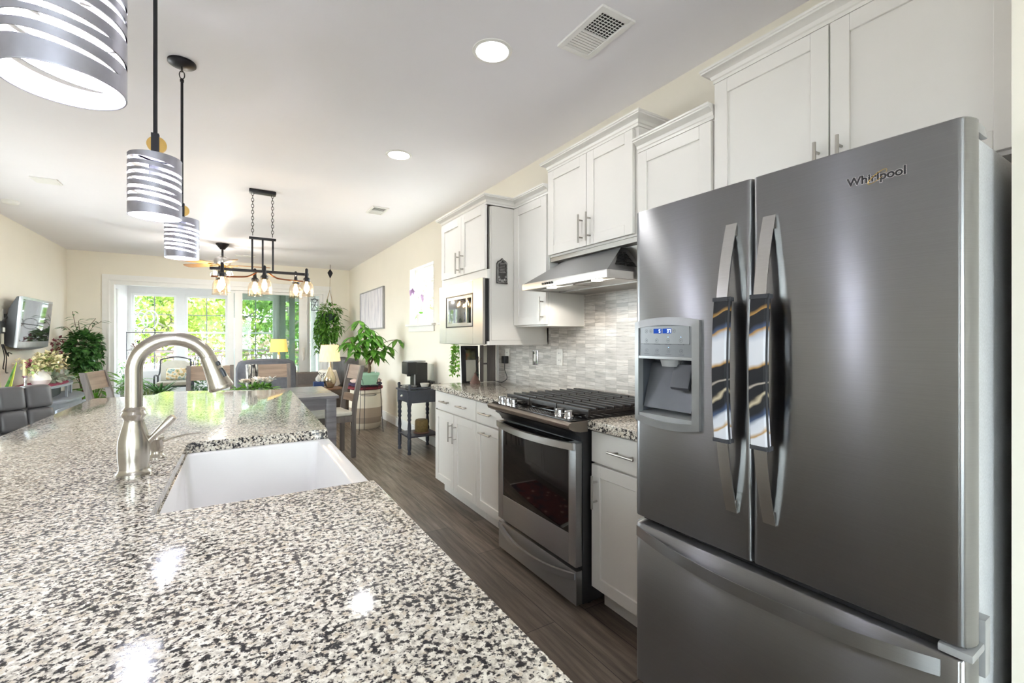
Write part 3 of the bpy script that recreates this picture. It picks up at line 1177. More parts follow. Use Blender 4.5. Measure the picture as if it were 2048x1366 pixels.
# cabinet that holds the microwave
TXF = 1.537
tw = thing('microwave_cabinet', 'deep white hanging cabinet holding the built-in microwave', 'cabinet', (WR, 3.22, 1.258), 'white wall cabinets')
c = MB()
y0, y1, zt = 2.832, 3.624, 2.268
c.box(TXF + 0.02, WR - 0.003, y0, y0 + 0.02, 1.275, zt).box(TXF + 0.02, WR - 0.003, y1 - 0.02, y1, 1.275, zt)
c.box(TXF + 0.02, WR - 0.003, y0, y1, 1.258, 1.276).box(TXF + 0.02, WR - 0.003, y0, y1, zt - 0.018, zt)
c.box(WR - 0.02, WR - 0.003, y0, y1, 1.276, zt).box(TXF + 0.02, WR - 0.02, y0 + 0.02, y1 - 0.02, 1.742, 1.80)
c.build('carcass', 'cabinet_gray', tw)
MB().box(TXF + 0.03, WR - 0.05, y0 - 0.004, y0, 1.29, 2.255, 0.0015, 1).build('side_panel', 'cabinet_gray', tw)
MB().box(TXF, TXF + 0.02, y0 + 0.002, y1 - 0.002, 1.735, 1.80).build('face_rail', 'cabinet_white', tw)
MB().box(TXF, TXF + 0.02, y0 + 0.002, y1 - 0.002, 1.258, 1.285).build('face_rail', 'cabinet_white', tw)
dn = shaker_door(tw, TXF - 0.02, y0 + 0.002, 3.226, 1.80, zt - 0.012, 'door', 'cabinet_white')
df = shaker_door(tw, TXF - 0.02, 3.23, y1 - 0.002, 1.80, zt - 0.012, 'door', 'cabinet_white')
bar_pull(dn, (TXF - 0.02, 3.19, 1.895), 'z', 0.165)
bar_pull(df, (TXF - 0.02, 3.266, 1.895), 'z', 0.165)
crown(tw, TXF - 0.006, y0, y1, zt - 0.008, True, True)

# microwave with its trim kit
mw = thing('microwave', 'stainless built-in microwave with mirrored window', 'microwave', (TXF, 3.22, 1.276))
MB().box(TXF + 0.02, 1.95, 2.93, 3.53, 1.285, 1.70).build('body', 'black_plastic', mw)
tk = MB()
tx0, tx1 = TXF - 0.034, TXF - 0.0
ty0, ty1, tz0, tz1 = 2.838, 3.63, 1.262, 1.738
iy0, iy1, iz0, iz1 = 2.995, 3.49, 1.392, 1.642
tk.box(tx0, tx0 + 0.02, ty0, iy0, tz0, tz1, 0.002, 1).box(tx0, tx0 + 0.02, iy1, ty1, tz0, tz1, 0.002, 1)
tk.box(tx0, tx0 + 0.02, iy0, iy1, tz0, iz0, 0.002, 1).box(tx0, tx0 + 0.02, iy0, iy1, iz1, tz1, 0.002, 1)
tk.build('trim_kit', 'stainless_light', mw)
MB().box(tx0 + 0.02, TXF + 0.02, ty0 + 0.01, ty1 - 0.012, tz0 + 0.003, tz1 - 0.003).build('trim_body', 'black_plastic', mw)
bd = MB()
bd.box(tx0 - 0.002, tx0 + 0.012, iy0, iy0 + 0.008, iz0, iz1).box(tx0 - 0.002, tx0 + 0.012, iy1 - 0.008, iy1, iz0, iz1)
bd.box(tx0 - 0.002, tx0 + 0.012, iy0, iy1, iz0, iz0 + 0.008).box(tx0 - 0.002, tx0 + 0.012, iy0, iy1, iz1 - 0.008, iz1)
bd.build('gasket', 'black_plastic', mw)
md = MB().box(tx0 + 0.001, tx0 + 0.018, iy0 + 0.008, iy1 - 0.008, iz0 + 0.008, iz1 - 0.008, 0.003).build('door', 'stainless_light', mw)
MB().box(tx0 - 0.001, tx0 + 0.006, iy0 + 0.12, iy1 - 0.05, iz0 + 0.035, iz1 - 0.03, 0.002).build('window', 'mirror_glass', md)
MB().box(tx0 - 0.001, tx0 + 0.004, iy0 + 0.03, iy0 + 0.1, iz0 + 0.03, iz1 - 0.03, 0.002).build('control_panel', 'black_gloss', md)

# silver plaque on the cabinet side
pq = thing('wall_plaque', 'small arched silver plaque hung on the microwave cabinet side', 'plaque', (1.65, 2.826, 1.69))
pts = [(1.605, 1.70), (1.695, 1.70), (1.695, 1.845), (1.683, 1.862), (1.668, 1.865), (1.65, 1.885), (1.632, 1.865), (1.617, 1.862), (1.605, 1.845)]
MB().prism(pts, 2.813, 2.827, 'y', 0.003).build('plate', 'plaque_dark', pq)
r_ = MB()
inn = [(1.65 + (x - 1.65) * 0.86, 1.78 + (z - 1.78) * 0.9) for x, z in pts]
r_.tube([(x, 2.811, z) for x, z in inn + inn[:1]], 0.004, 6)
for k in range(7):
    w = 0.026 - 0.003 * (k % 3)
    r_.box(1.65 - w, 1.65 + w, 2.81, 2.813, 1.845 - k * 0.011, 1.848 - k * 0.011)
for dx, dz, rr in ((-0.02, 1.725, 0.011), (0.0, 1.718, 0.013), (0.022, 1.727, 0.012), (-0.027, 1.745, 0.008), (0.027, 1.75, 0.009)):
    r_.ball((1.65 + dx, 2.812, dz), rr, 10, 6, (1, 0.35, 1))
r_.build('relief', 'plaque_silver', pq)

# ------------------------------------------------------------------ base cabinets and worktops
BXF = 1.466


def base_cabinet(label, y0, y1, fronts, mat='cabinet_gray'):
    t = thing('base_cabinet', label, 'cabinet', (1.78, (y0 + y1) / 2, 0), 'white base cabinets')
    MB().box(BXF + 0.022, WR - 0.003, y0 + 0.001, y1 - 0.001, 0.105, 0.872).build('carcass', mat, t)
    MB().box(BXF + 0.085, WR - 0.01, y0 + 0.001, y1 - 0.001, 0.0, 0.105).build('toe_kick', 'cabinet_gray', t)
    for kind, a, b, z0, z1, pulls in fronts:
        if kind == 'drawer':
            d = slab_front(t, BXF, a + 0.002, b - 0.002, z0, z1)
        else:
            d = shaker_door(t, BXF, a + 0.002, b - 0.002, z0, z1, 'door', mat)
        for y, z, ax in pulls:
            bar_pull(d, (BXF, y, z), ax, 0.155)
    return t


base_cabinet('white base cabinet at the far left end with a wide drawer over two doors', 2.872, 3.632,
             [('drawer', 2.872, 3.632, 0.715, 0.862, [(3.40, 0.79, 'y'), (3.08, 0.79, 'y')]),
              ('door', 2.872, 3.25, 0.115, 0.705, [(3.21, 0.57, 'z')]), ('door', 3.254, 3.632, 0.115, 0.705, [(3.294, 0.57, 'z')])])
base_cabinet('narrow white base cabinet just left of the range', 2.42, 2.87,
             [('drawer', 2.42, 2.87, 0.715, 0.862, [(2.70, 0.79, 'y')]), ('door', 2.42, 2.87, 0.115, 0.705, [(2.70, 0.655, 'y')])])
base_cabinet('white base cabinet between the range and the refrigerator', 1.19, 1.655,
             [('drawer', 1.19, 1.655, 0.715, 0.862, [(1.435, 0.79, 'y')]), ('door', 1.19, 1.655, 0.115, 0.705, [(1.615, 0.58, 'z')])])


def worktop(label, y0, y1):
    o = MB().box(1.437, WR - 0.003, y0, y1, 0.874, 0.914, 0.004).build('countertop', 'granite')
    tag(o, label, 'countertop', 'granite worktops')
    return o


worktop('speckled granite worktop on the wall cabinets left of the range', 2.42, 3.66)
worktop('short speckled granite worktop between range and refrigerator', 1.185, 1.655)
struct('wall_backsplash', MB().box(WR - 0.008, WR, 1.19, 3.60, 0.914, 1.84), 'marble_mosaic')
struct('trim_6', MB().box(WR - 0.03, WR, 3.60, 3.66, 0.914, 1.257), 'cabinet_gray')

# outlets on the backsplash
for y, z, lab, dec in ((2.683, 1.165, 'white double outlet on the marble backsplash nearest the range', 'outlet'), (3.003, 1.15, 'shiny silver switch plate on the marble backsplash', 'switch'), (3.44, 1.15, 'white outlet half hidden behind the black plug-in adapter', 'outlet')):
    t = thing('wall_outlet', lab, 'outlet', (WR - 0.008, y, z - 0.06), 'plates on the backsplash')
    MB().box(WR - 0.014, WR - 0.008, y - 0.036, y + 0.036, z - 0.06, z + 0.06, 0.003).build('plate', 'outlet_white' if dec == 'outlet' else 'chrome', t)
    if dec == 'outlet':
        for s in (-1, 1):
            MB().prism([(y + 0.017 * math.cos(k * PI / 8), z + s * 0.026 + 0.017 * math.sin(k * PI / 8)) for k in range(16)], WR - 0.017, WR - 0.014, 'x').build('socket', 'outlet_white', t)
            MB().box(WR - 0.0175, WR - 0.016, y - 0.008, y - 0.005, z + s * 0.026 - 0.002, z + s * 0.026 + 0.009).box(WR - 0.0175, WR - 0.016, y + 0.005, y + 0.008, z + s * 0.026 - 0.002, z + s * 0.026 + 0.009).build('slot', 'outlet_slot', t)
    else:
        MB().box(WR - 0.02, WR - 0.014, y - 0.013, y + 0.013, z - 0.03, z + 0.03, 0.004).build('rocker', 'outlet_white', t)
ad = thing('power_adapter', 'black plug-in adapter with a cable trailing onto the worktop', 'adapter', (WR - 0.015, 3.44, 1.1))
MB().box(WR - 0.055, WR - 0.0175, 3.41, 3.47, 1.085, 1.15, 0.006).build('plug', 'black_plastic', ad)
MB().tube(spline([(WR - 0.04, 3.44, 1.085), (WR - 0.05, 3.42, 1.03), (WR - 0.07, 3.35, 0.96), (WR - 0.1, 3.40, 0.921), (WR - 0.07, 3.5, 0.92), (WR - 0.06, 3.62, 0.92)], 8), 0.0032, 6).build('cable', 'cable_black', ad)

# ------------------------------------------------------------------ range hood
hd = thing('range_hood', 'stainless pyramid range hood with two lit lamps underneath', 'hood', (WR, 2.02, 1.6))
h = MB()
hy0, hy1 = 1.645, 2.402
b0 = h.verts([(1.56, hy0, 1.645), (2.0, hy0, 1.645), (2.0, hy1, 1.645), (1.56, hy1, 1.645)])
b1 = h.verts([(1.80, 1.79, 1.803), (1.98, 1.79, 1.803), (1.98, 2.27, 1.803), (1.80, 2.27, 1.803)])
h.loft([b0, b1])
h.build('canopy', 'stainless', hd, angle=10)
MB().box(1.555, 1.575, hy0 - 0.004, hy1 + 0.002, 1.607, 1.646, 0.003).box(1.575, 1.84, hy0 - 0.004, hy0 + 0.006, 1.607, 1.646, 0.002).box(1.575, 1.84, hy1 - 0.006, hy1 + 0.002, 1.607, 1.646, 0.002).build('front_lip', 'stainless_light', hd)
MB().box(1.84, WR - 0.009, hy0 - 0.002, hy1, 1.607, 1.833).box(1.775, 1.84, hy0 - 0.002, hy1, 1.806, 1.833).build('housing', 'stainless_dark', hd)
MB().box(1.575, 1.84, hy0 + 0.006, hy1 - 0.006, 1.617, 1.625).build('underside', 'stainless_dark', hd)
MB().box(1.66, 1.83, hy0 + 0.05, 2.01, 1.612, 1.617, 0.002).build('filter', 'stainless_light', hd)
MB().box(1.66, 1.83, 2.03, hy1 - 0.05, 1.612, 1.617, 0.002).build('filter', 'stainless_light', hd)
# louvres on the near side
lv = MB()
A, Bv, Cv = Vector((1.80, 1.79, 1.803)), Vector((1.56, hy0, 1.645)), Vector((1.84, hy0, 1.645))
nrm = (Bv - A).cross(Cv - A).normalized()
if nrm.y > 0:
    nrm = -nrm
for k in range(11):
    t = 0.24 + k * 0.052
    p = A + (Bv - A) * t
    q = A + (Cv - A) * t
    cen = A + ((Bv + Cv) / 2 - A) * t
    for a, b in ((p + (q - p) * 0.14, p + (q - p) * 0.47), (p + (q - p) * 0.53, p + (q - p) * 0.86)):
        lv.tube([a + nrm * 0.0005, b + nrm * 0.0005], 0.0022, 5)
lv.build('louvre_slots', 'dark_hole', hd)
bt = MB()
for k in range(5):
    bt.cyl((1.555, 2.09 + k * 0.022, 1.627), (1.549, 2.09 + k * 0.022, 1.627), 0.0065, n=10)
bt.build('buttons', 'black_plastic', hd)
for y in (1.80, 2.20):
    ln_ = MB().lathe((1.635, y, 1.609), [(0.03, 0.0), (0.03, 0.008)], 20).build('lamp', 'hood_lamp', hd)
    spot_light('hood_light', (1.635, y, 1.60), 3.2, (1.0, 0.93, 0.82), hd, 0.012, 160, 0.25)

# ------------------------------------------------------------------ range
RY0, RY1 = 1.668, 2.416
rg = thing('gas_range', 'stainless slide-in gas range with black oven window', 'range', (1.7, 2.04, 0))
MB().box(1.425, 2.02, RY0, RY1, 0.03, 0.90, 0.002).build('body', 'black_plastic', rg)
for y in (RY0 + 0.05, RY1 - 0.05):
    MB().cyl((1.5, y, 0), (1.5, y, 0.035), 0.018, n=10).build('foot', 'black_plastic', rg)
od = MB()
dx0, dx1 = 1.385, 1.424
dz0, dz1 = 0.212, 0.805
gy0, gy1, gz0, gz1 = RY0 + 0.06, RY1 - 0.06, 0.36, 0.762
od.box(dx0, dx1, RY0 + 0.004, gy0, dz0, dz1, 0.003).box(dx0, dx1, gy1, RY1 - 0.004, dz0, dz1, 0.003)
od.box(dx0, dx1, gy0, gy1, dz0, gz0, 0.003)
door = od.build('oven_door', 'stainless', rg)
MB().box(dx0 + 0.001, dx1, gy0, gy1, gz1, dz1, 0.002).build('door_top_strip', 'black_gloss', door)  # stainless strip in shadow, the shadow put in as black
MB().box(dx0 + 0.002, dx1 - 0.01, gy0 - 0.002, gy1 + 0.002, gz0 - 0.002, gz1 + 0.002, 0.004).build('oven_window', 'oven_glass', door)


def bowed_bar(parent, name, x_end, bow, y0, y1, z, hh, th, mat, zbow=0.0, n=24):
    mb = MB()
    rings = []
    for i in range(n + 1):
        t = -1 + 2 * i / n
        y = y0 + (y1 - y0) * i / n
        x = x_end - bow * (1 - t * t)
        zz = z + zbow * (1 - t * t)
        rings.append(mb.verts([(x - th, y, zz - hh / 2), (x - th, y, zz + hh / 2), (x + th * 0.3, y, zz + hh / 2), (x + th * 0.3, y, zz - hh / 2)]))
    mb.loft(rings)
    es = [e for e in mb.bm.edges]
    return mb.build(name, mat, parent, angle=30)


bowed_bar(door, 'handle', dx0 - 0.004, 0.055, RY0 + 0.012, RY1 - 0.012, 0.79, 0.034, 0.014, 'stainless_light')
dr = MB().box(1.388, 1.424, RY0 + 0.004, RY1 - 0.004, 0.03, 0.192, 0.003).build('warming_drawer', 'stainless', rg)
bowed_bar(dr, 'handle', 1.392, 0.045, RY0 + 0.012, RY1 - 0.012, 0.168, 0.03, 0.012, 'stainless', -0.03)
# sloped control nose
nose = MB()
prof = [(1.43, 0.864), (1.385, 0.864), (1.345, 0.873), (1.318, 0.886), (1.312, 0.902), (1.322, 0.912), (1.336, 0.9135), (1.43, 0.9135)]
nose.prism([(x, z) for x, z in prof], RY0 - 0.03, RY1 + 0.004, 'y')
nose.build('control_nose', 'range_trim', rg, angle=50)
MB().box(1.338, 1.445, RY0 - 0.015, RY1 - 0.012, 0.9146, 0.9195, 0.002).build('control_panel', 'black_gloss', rg)
MB().prism([(1.4245, 0.81), (1.412, 0.812), (1.404, 0.826), (1.392, 0.842), (1.372, 0.854), (1.362, 0.8638), (1.4245, 0.8638)], RY0 - 0.012, RY1 - 0.004, 'y').build('vent_strip', 'black_plastic', rg)
ic = MB()
for r in range(4):
    for k in range(7):
        ic.box(1.362 + r * 0.014, 1.366 + r * 0.014, 1.90 + k * 0.028, 1.906 + k * 0.028, 0.9195, 0.9202)
for k in range(5):
    ic.box(1.375, 1.379, 2.13 + k * 0.02, 2.136 + k * 0.02, 0.9195, 0.9202)
ic.build('key_legend', 'grey_plastic', rg)
for y in (1.725, 1.80, 2.235, 2.30, 2.365):
    k = MB().lathe((1.385, y, 0.919), [(0.024, 0), (0.024, 0.012), (0.02, 0.014), (0.019, 0.03), (0.0, 0.031)], 22)
    k.box(1.363, 1.407, y - 0.007, y + 0.007, 0.935, 0.956, 0.003)
    k.build('knob', 'chrome', rg)
MB().box(1.445, 2.06, RY0 - 0.015, RY1 + 0.015, 0.9146, 0.923, 0.003).build('cooktop', 'black_gloss', rg)
for x, y in ((1.58, 1.84), (1.58, 2.24), (1.88, 1.84), (1.88, 2.24), (1.73, 2.04)):
    MB().lathe((x, y, 0.922), [(0.05, 0), (0.05, 0.008), (0.036, 0.01), (0.036, 0.02), (0.0, 0.021)], 20).build('burner', 'cast_iron', rg)
for g in range(3):
    a = RY0 - 0.005 + g * 0.256
    b = a + 0.25
    gm = MB()
    gm.box(1.455, 1.473, a, b, 0.935, 0.962, 0.005).box(2.02, 2.038, a, b, 0.935, 0.962, 0.005)
    for i in range(9):
        x = 1.51 + i * 0.0605
        gm.box(x - 0.007, x + 0.007, a, b, 0.944, 0.966, 0.005)
    for y in (a + 0.012, (a + b) / 2, b - 0.012):
        gm.box(1.455, 2.038, y - 0.006, y + 0.006, 0.935, 0.95, 0.003)
    for x in (1.464, 2.029):
        for y in (a + 0.012, b - 0.012):
            gm.box(x - 0.008, x + 0.008, y - 0.008, y + 0.008, 0.922, 0.936)
    gm.build('grate', 'cast_iron', rg)

# ------------------------------------------------------------------ refrigerator
fr = thing('refrigerator', 'stainless french-door refrigerator with water dispenser', 'refrigerator', (1.6, 0.72, 0))
FY0, FY1, FZT = 0.289, 1.157, 1.755
FMID = 0.7265


def front_x(y):
    t = (y - (FY0 + FY1) / 2) / ((FY1 - FY0) / 2)
    return 1.236 - 0.013 * t + 0.004 * t * t + 0.022 * max(0, abs(t) - 0.955) / 0.045 * max(0, abs(t) - 0.955) / 0.045


MB().box(1.33, 2.05, FY0 + 0.012, FY1 - 0.012, 0.03, 1.735, 0.006).build('case', 'fridge_side', fr)
MB().box(1.305, 1.33, FY0 + 0.02, FY1 - 0.02, 0.06, 1.73).build('door_gasket', 'charcoal', fr)
for y in (FY0 + 0.08, FY1 - 0.08):
    MB().cyl((1.42, y, 0), (1.42, y, 0.035), 0.022, n=10).build('foot', 'black_plastic', fr)


def curved_panel(name, y0, y1, z0, z1, back, mat, hole=None, r0=0.0, r1=0.0):
    """a door front whose face follows front_x; hole = (ya, yb, za, zb) is left open"""
    mb = MB()
    ys = set()
    n = 26
    for i in range(n + 1):
        ys.add(y0 + (y1 - y0) * i / n)
    for k in range(1, 6):
        ys.add(y0 + 0.004 * k); ys.add(y1 - 0.004 * k)
    zs = [z0, z0 + 0.004, z1 - 0.004, z1]
    if hole:
        ys |= {hole[0], hole[1]}
        zs += [hole[2], hole[3]]
    ys = sorted(ys); zs = sorted(zs)

    def fx(y, z):
        e = 0.004 if (z in (z0, z1)) else 0.0
        q0 = max(0, 0.012 - (y - y0)) / 0.012
        q1 = max(0, 0.012 - (y1 - y)) / 0.012
        return front_x(y) + e + 0.012 * (1 - math.sqrt(max(0, 1 - q0 * q0))) * r0 + 0.012 * (1 - math.sqrt(max(0, 1 - q1 * q1))) * r1
    grid = [[mb.bm.verts.new((fx(y, z), y, z)) for z in zs] for y in ys]
    for i in range(len(ys) - 1):
        for j in range(len(zs) - 1):
            cy, cz = (ys[i] + ys[i + 1]) / 2, (zs[j] + zs[j + 1]) / 2
            if hole and hole[0] < cy < hole[1] and hole[2] < cz < hole[3]:
                continue
            mb.face([grid[i][j], grid[i][j + 1], grid[i + 1][j + 1], grid[i + 1][j]])
    # edges back to the case
    m = len(zs) - 1
    loop = [grid[i][0] for i in range(len(ys))] + [grid[-1][j] for j in range(1, m + 1)] + [grid[i][m] for i in range(len(ys) - 2, -1, -1)] + [grid[0][j] for j in range(m - 1, 0, -1)]
    bk = [mb.bm.verts.new((back, v.co.y, v.co.z)) for v in loop]
    for i in range(len(loop)):
        j = (i + 1) % len(loop)
        mb.face([loop[i], loop[j], bk[j], bk[i]])
    mb.face(bk)
    return mb.build(name, mat, fr, angle=50)


DSP = (0.902, 1.128, 1.03, 1.235)
dl = curved_panel('door', FMID + 0.0035, FY1, 0.677, FZT, 1.305, 'stainless', DSP, 0.5, 1.0)
dl['label'] = 'left stainless door with the dispenser'
dr_ = curved_panel('door', FY0, FMID - 0.0035, 0.677, FZT, 1.305, 'stainless', None, 1.0, 0.5)
dr_['label'] = 'right stainless door with the maker badge'
fz = curved_panel('freezer_drawer', FY0, FY1, 0.09, 0.652, 1.305, 'stainless', None, 1.0, 1.0)
MB().box(1.27, 1.32, FY0 + 0.01, FY1 - 0.01, 0.655, 0.674).build('drawer_gap', 'black_plastic', fr)
MB().box(1.30, 1.34, FY0 + 0.02, FY1 - 0.02, 0.03, 0.085).build('kick_grille', 'dark_grey_plastic', fr)
# hinges on the near and far side
for y0_, y1_ in ((FY0 + 0.004, FY0 + 0.055), (FY1 - 0.055, FY1 - 0.004)):
    MB().prism([(1.307, 1.736), (1.307, 1.753), (1.335, 1.757), (1.365, 1.757), (1.385, 1.736)], y0_, y1_, 'y', 0.003).build('hinge_cover', 'grey_plastic', fr)
hl = MB().box(1.25, 1.36, FY0 - 0.004, FY0 + 0.05, 0.656, 0.673, 0.005).box(1.325, 1.36, FY0 - 0.006, FY0 + 0.014, 0.60, 0.72, 0.005)
hl.build('lower_hinge', 'grey_plastic', fr)


def fridge_handle(door, yc, w=0.034):
    mb = MB()
    rings = []
    n = 30
    z0, z1 = 0.803, 1.637
    base = front_x(yc)
    for i in range(n + 1):
        t = -1 + 2 * i / n
        z = z0 + (z1 - z0) * i / n
        bow = 0.058 * (1 - abs(t) ** 2.2)
        x = base - 0.006 - bow
        th = 0.016
        rings.append(mb.verts([(x, yc - w / 2, z), (x, yc + w / 2, z), (x + th, yc + w / 2 - 0.008, z), (x + th, yc - w / 2 + 0.008, z)]))
    mb.loft(rings)
    h = mb.build('handle', 'stainless_light', door, angle=35)
    return h


def handle_x(z, yc):
    t = (z - 0.803) / (1.637 - 0.803) * 2 - 1
    return front_x(yc) - 0.006 - 0.058 * (1 - abs(t) ** 2.2)


for door, yc, which in ((dl, 0.783, 'left'), (dr_, 0.676, 'right')):
    fridge_handle(door, yc)
    # end blocks where the handle meets the door
    MB().box(front_x(yc) - 0.008, front_x(yc) + 0.006, yc - 0.014, yc + 0.014, 1.60, 1.632, 0.003).box(front_x(yc) - 0.008, front_x(yc) + 0.006, yc - 0.014, yc + 0.014, 0.808, 0.84, 0.003).build('handle_mount', 'stainless_dark', door)
    sl = thing('handle_cover', 'black, white and gold marbled cloth cover on the %s refrigerator handle' % which, 'handle cover', (handle_x(1.2, yc), yc, 1.008), 'refrigerator handle covers')
    mb = MB()
    rings = []
    n = 20
    za, zb = 1.01, 1.422
    w = 0.046
    for i in range(n + 1):
        z = za + (zb - za) * i / n
        x = handle_x(z, yc)
        rings.append(mb.verts([(x - 0.006, yc - w / 2 + 0.004, z), (x - 0.006, yc + w / 2 - 0.004, z), (x - 0.001, yc + w / 2, z), (x + 0.021, yc + w / 2 - 0.004, z), (x + 0.021, yc - w / 2 + 0.004, z), (x - 0.001, yc - w / 2, z)]))
    mb.loft(rings)
    mb.build('sleeve', 'marble_print', sl, angle=50)
    hem = MB()
    for z in (za, zb - 0.012):
        x = handle_x(z + 0.006, yc)
        hem.box(x - 0.008, x + 0.023, yc - w / 2 - 0.001, yc + w / 2 + 0.001, z, z + 0.012, 0.003)
    x0 = [handle_x(za + (zb - za) * i / n, yc) for i in range(n + 1)]
    hem.tube([(x0[i] + 0.001, yc - w / 2 - 0.001, za + (zb - za) * i / n) for i in range(n + 1)], 0.003, 6)
    hem.build('black_hem', 'charcoal', sl)

# freezer handle
mb = MB()
rings = []
n = 30
for i in range(n + 1):
    t = -1 + 2 * i / n
    y = FY0 + 0.045 + (FY1 - FY0 - 0.06) * i / n
    x = front_x(y) - 0.004 - 0.05 * (1 - abs(t) ** 2.2)
    z = 0.622 - 0.012 * (1 - t * t)
    hh = 0.036
    rings.append(mb.verts([(x, y, z - hh / 2), (x, y, z + hh / 2), (x + 0.016, y, z + hh / 2 - 0.008), (x + 0.016, y, z - hh / 2 + 0.008)]))
mb.loft(rings)
mb.build('handle', 'stainless', fz, angle=35)

# dispenser
ya, yb = 0.884, 1.146
xs = 1.226
fm = MB()


def arch(y, z_edge, rise):
    t = (y - (ya + yb) / 2) / ((yb - ya) / 2)
    return z_edge + rise * (1 - t * t)


N = 16
ring_o, ring_i = [], []
zt_, zb_ = 1.362, 1.018
out_top = [(ya + (yb - ya) * i / N, arch(ya + (yb - ya) * i / N, zt_, 0.014)) for i in range(N + 1)]
out_bot = [(yb - (yb - ya) * i / N, arch(yb - (yb - ya) * i / N, zb_, -0.016)) for i in range(N + 1)]
outer = out_top + out_bot
iy0, iy1 = ya + 0.024, yb - 0.02
in_top = [(iy0 + (iy1 - iy0) * i / N, arch(iy0 + (iy1 - iy0) * i / N, zt_ - 0.024, 0.012)) for i in range(N + 1)]
in_bot = [(iy1 - (iy1 - iy0) * i / N, arch(iy1 - (iy1 - iy0) * i / N, zb_ + 0.022, -0.012)) for i in range(N + 1)]
inner = in_top + in_bot
xf_ = front_x(1.0) - 0.013
fo_ = fm.verts([(xf_ + 0.004, y, z) for y, z in outer])
fo2 = fm.verts([(1.25, y, z) for y, z in outer])
fi_ = fm.verts([(xf_, y + (0.004 if False else 0), z) for y, z in inner])
fi2 = fm.verts([(1.25, y, z) for y, z in inner])
nn = len(outer)
for i in range(nn):
    j = (i + 1) % nn
    fm.face([fo_[i], fo_[j], fi_[j], fi_[i]])
    fm.face([fo2[i], fo_[i], fo_[j], fo2[j]])
    fm.face([fi_[i], fi2[i], fi2[j], fi_[j]])
dsp = fm.build('dispenser', 'dispenser_frame', fr, angle=30)
cp = MB()
cpoly = [p for p in in_top] + [(iy1, 1.243), (iy0, 1.243)]
cp.prism(cpoly, xf_ + 0.005, 1.25, 'x')
cp.build('control_panel', 'dispenser_panel', dsp)
MB().box(xf_ + 0.003, xf_ + 0.01, 0.918, 1.118, 1.286, 1.347, 0.001, 1).build('key_panel', 'dispenser_inset', dsp)
MB().box(xf_ + 0.001, 1.25, iy0, iy1, 1.235, 1.245, 0.002).build('panel_ledge', 'dispenser_frame', dsp)
MB().box(xf_ + 0.0022, xf_ + 0.006, 1.027, 1.060, 1.322, 1.338).box(xf_ + 0.0022, xf_ + 0.006, 0.987, 1.022, 1.322, 1.338).build('display', 'display_blue', dsp)
dg = MB()


def seg7(ch, y, z, h=0.011, w=0.0055):
    # y falls to the right as seen from the room
    S = {'5': 'afgcd', '3': 'abgcd', '7': 'abc'}[ch]
    t = 0.0013
    x0, x1 = xf_ + 0.0016, xf_ + 0.0024
    pos = {'a': (0, w, h, h - t), 'g': (0, w, h / 2 + t / 2, h / 2 - t / 2), 'd': (0, w, t, 0), 'f': (0, t, h, h / 2), 'b': (w - t, w, h, h / 2), 'c': (w - t, w, h / 2, 0), 'e': (0, t, h / 2, 0)}
    for s in S:
        a, b, c, d = pos[s]
        dg.box(x0, x1, y - a, y - b, z + d, z + c)


seg7('5', 1.037, 1.3245); seg7('3', 1.003, 1.3245); seg7('7', 0.995, 1.3245)
dg.build('digits', 'display_digit', dsp)
icn = MB()
for r, z, ys in ((0, 1.298, (1.092, 1.047, 1.0, 0.95)), (1, 1.264, (1.092, 1.047, 1.0, 0.95)), (2, 1.33, (1.092, 1.072, 0.977))):
    for y in ys:
        icn.torus((xf_ + (0.0032 if r != 1 else 0.0052), y, z), 0.0062, 0.0006, (1, 0, 0), 14, 4)
        icn.box(xf_ + (0.0026 if r != 1 else 0.0046), xf_ + 0.006, y - 0.0012, y + 0.0012, z - 0.002, z + 0.002)
        if r < 2:
            icn.box(xf_ + (0.0026 if r != 1 else 0.0046), xf_ + 0.006, y - 0.011, y + 0.011, z - 0.0128, z - 0.0112)
icn.build('key_icons', 'icon_dark', dsp)
ld = MB()
for y, z in ((0.95, 1.3095), (1.0, 1.3095), (1.0, 1.2755)):
    ld.ball((xf_ + (0.003 if z > 1.28 else 0.005), y, z), 0.0014, 8, 5)
ld.build('indicator_light', 'led_blue', dsp)
# recess
rc = MB()
ry0, ry1, rz0, rz1 = 0.902, 1.128, 1.03, 1.237
o4 = rc.verts([(xf_ + 0.006, ry0, rz0), (xf_ + 0.006, ry1, rz0), (xf_ + 0.006, ry1, rz1), (xf_ + 0.006, ry0, rz1)])
i4 = rc.verts([(1.296, ry0 + 0.02, rz0 + 0.03), (1.296, ry1 - 0.008, rz0 + 0.03), (1.296, ry1 - 0.008, rz1 - 0.004), (1.296, ry0 + 0.02, rz1 - 0.004)])
for i in range(4):
    j = (i + 1) % 4
    rc.face([o4[i], o4[j], i4[j], i4[i]])
rc.face(i4)
rc.build('recess', 'dark_grey_plastic', dsp)
MB().prism([(1.236, 1.066), (1.292, 1.072), (1.292, 1.20), (1.28, 1.22)], 0.925, 1.12, 'y').build('recess_back', 'dispenser_recess', dsp)
MB().prism([(xf_ + 0.004, 1.046), (xf_ + 0.006, 1.028), (1.29, 1.028), (1.29, 1.058)], ry0, ry1, 'y', 0.002).build('drip_tray', 'grey_plastic', dsp)
MB().prism([(1.222, 1.146), (1.228, 1.138), (1.262, 1.205), (1.262, 1.22), (1.244, 1.22)], 0.925, 0.995, 'y', 0.003).build('paddle', 'dark_grey_plastic', dsp)
MB().lathe((1.245, 1.01, 1.212), [(0.028, 0), (0.034, 0.022)], 18).build('nozzle', 'grey_plastic', dsp)


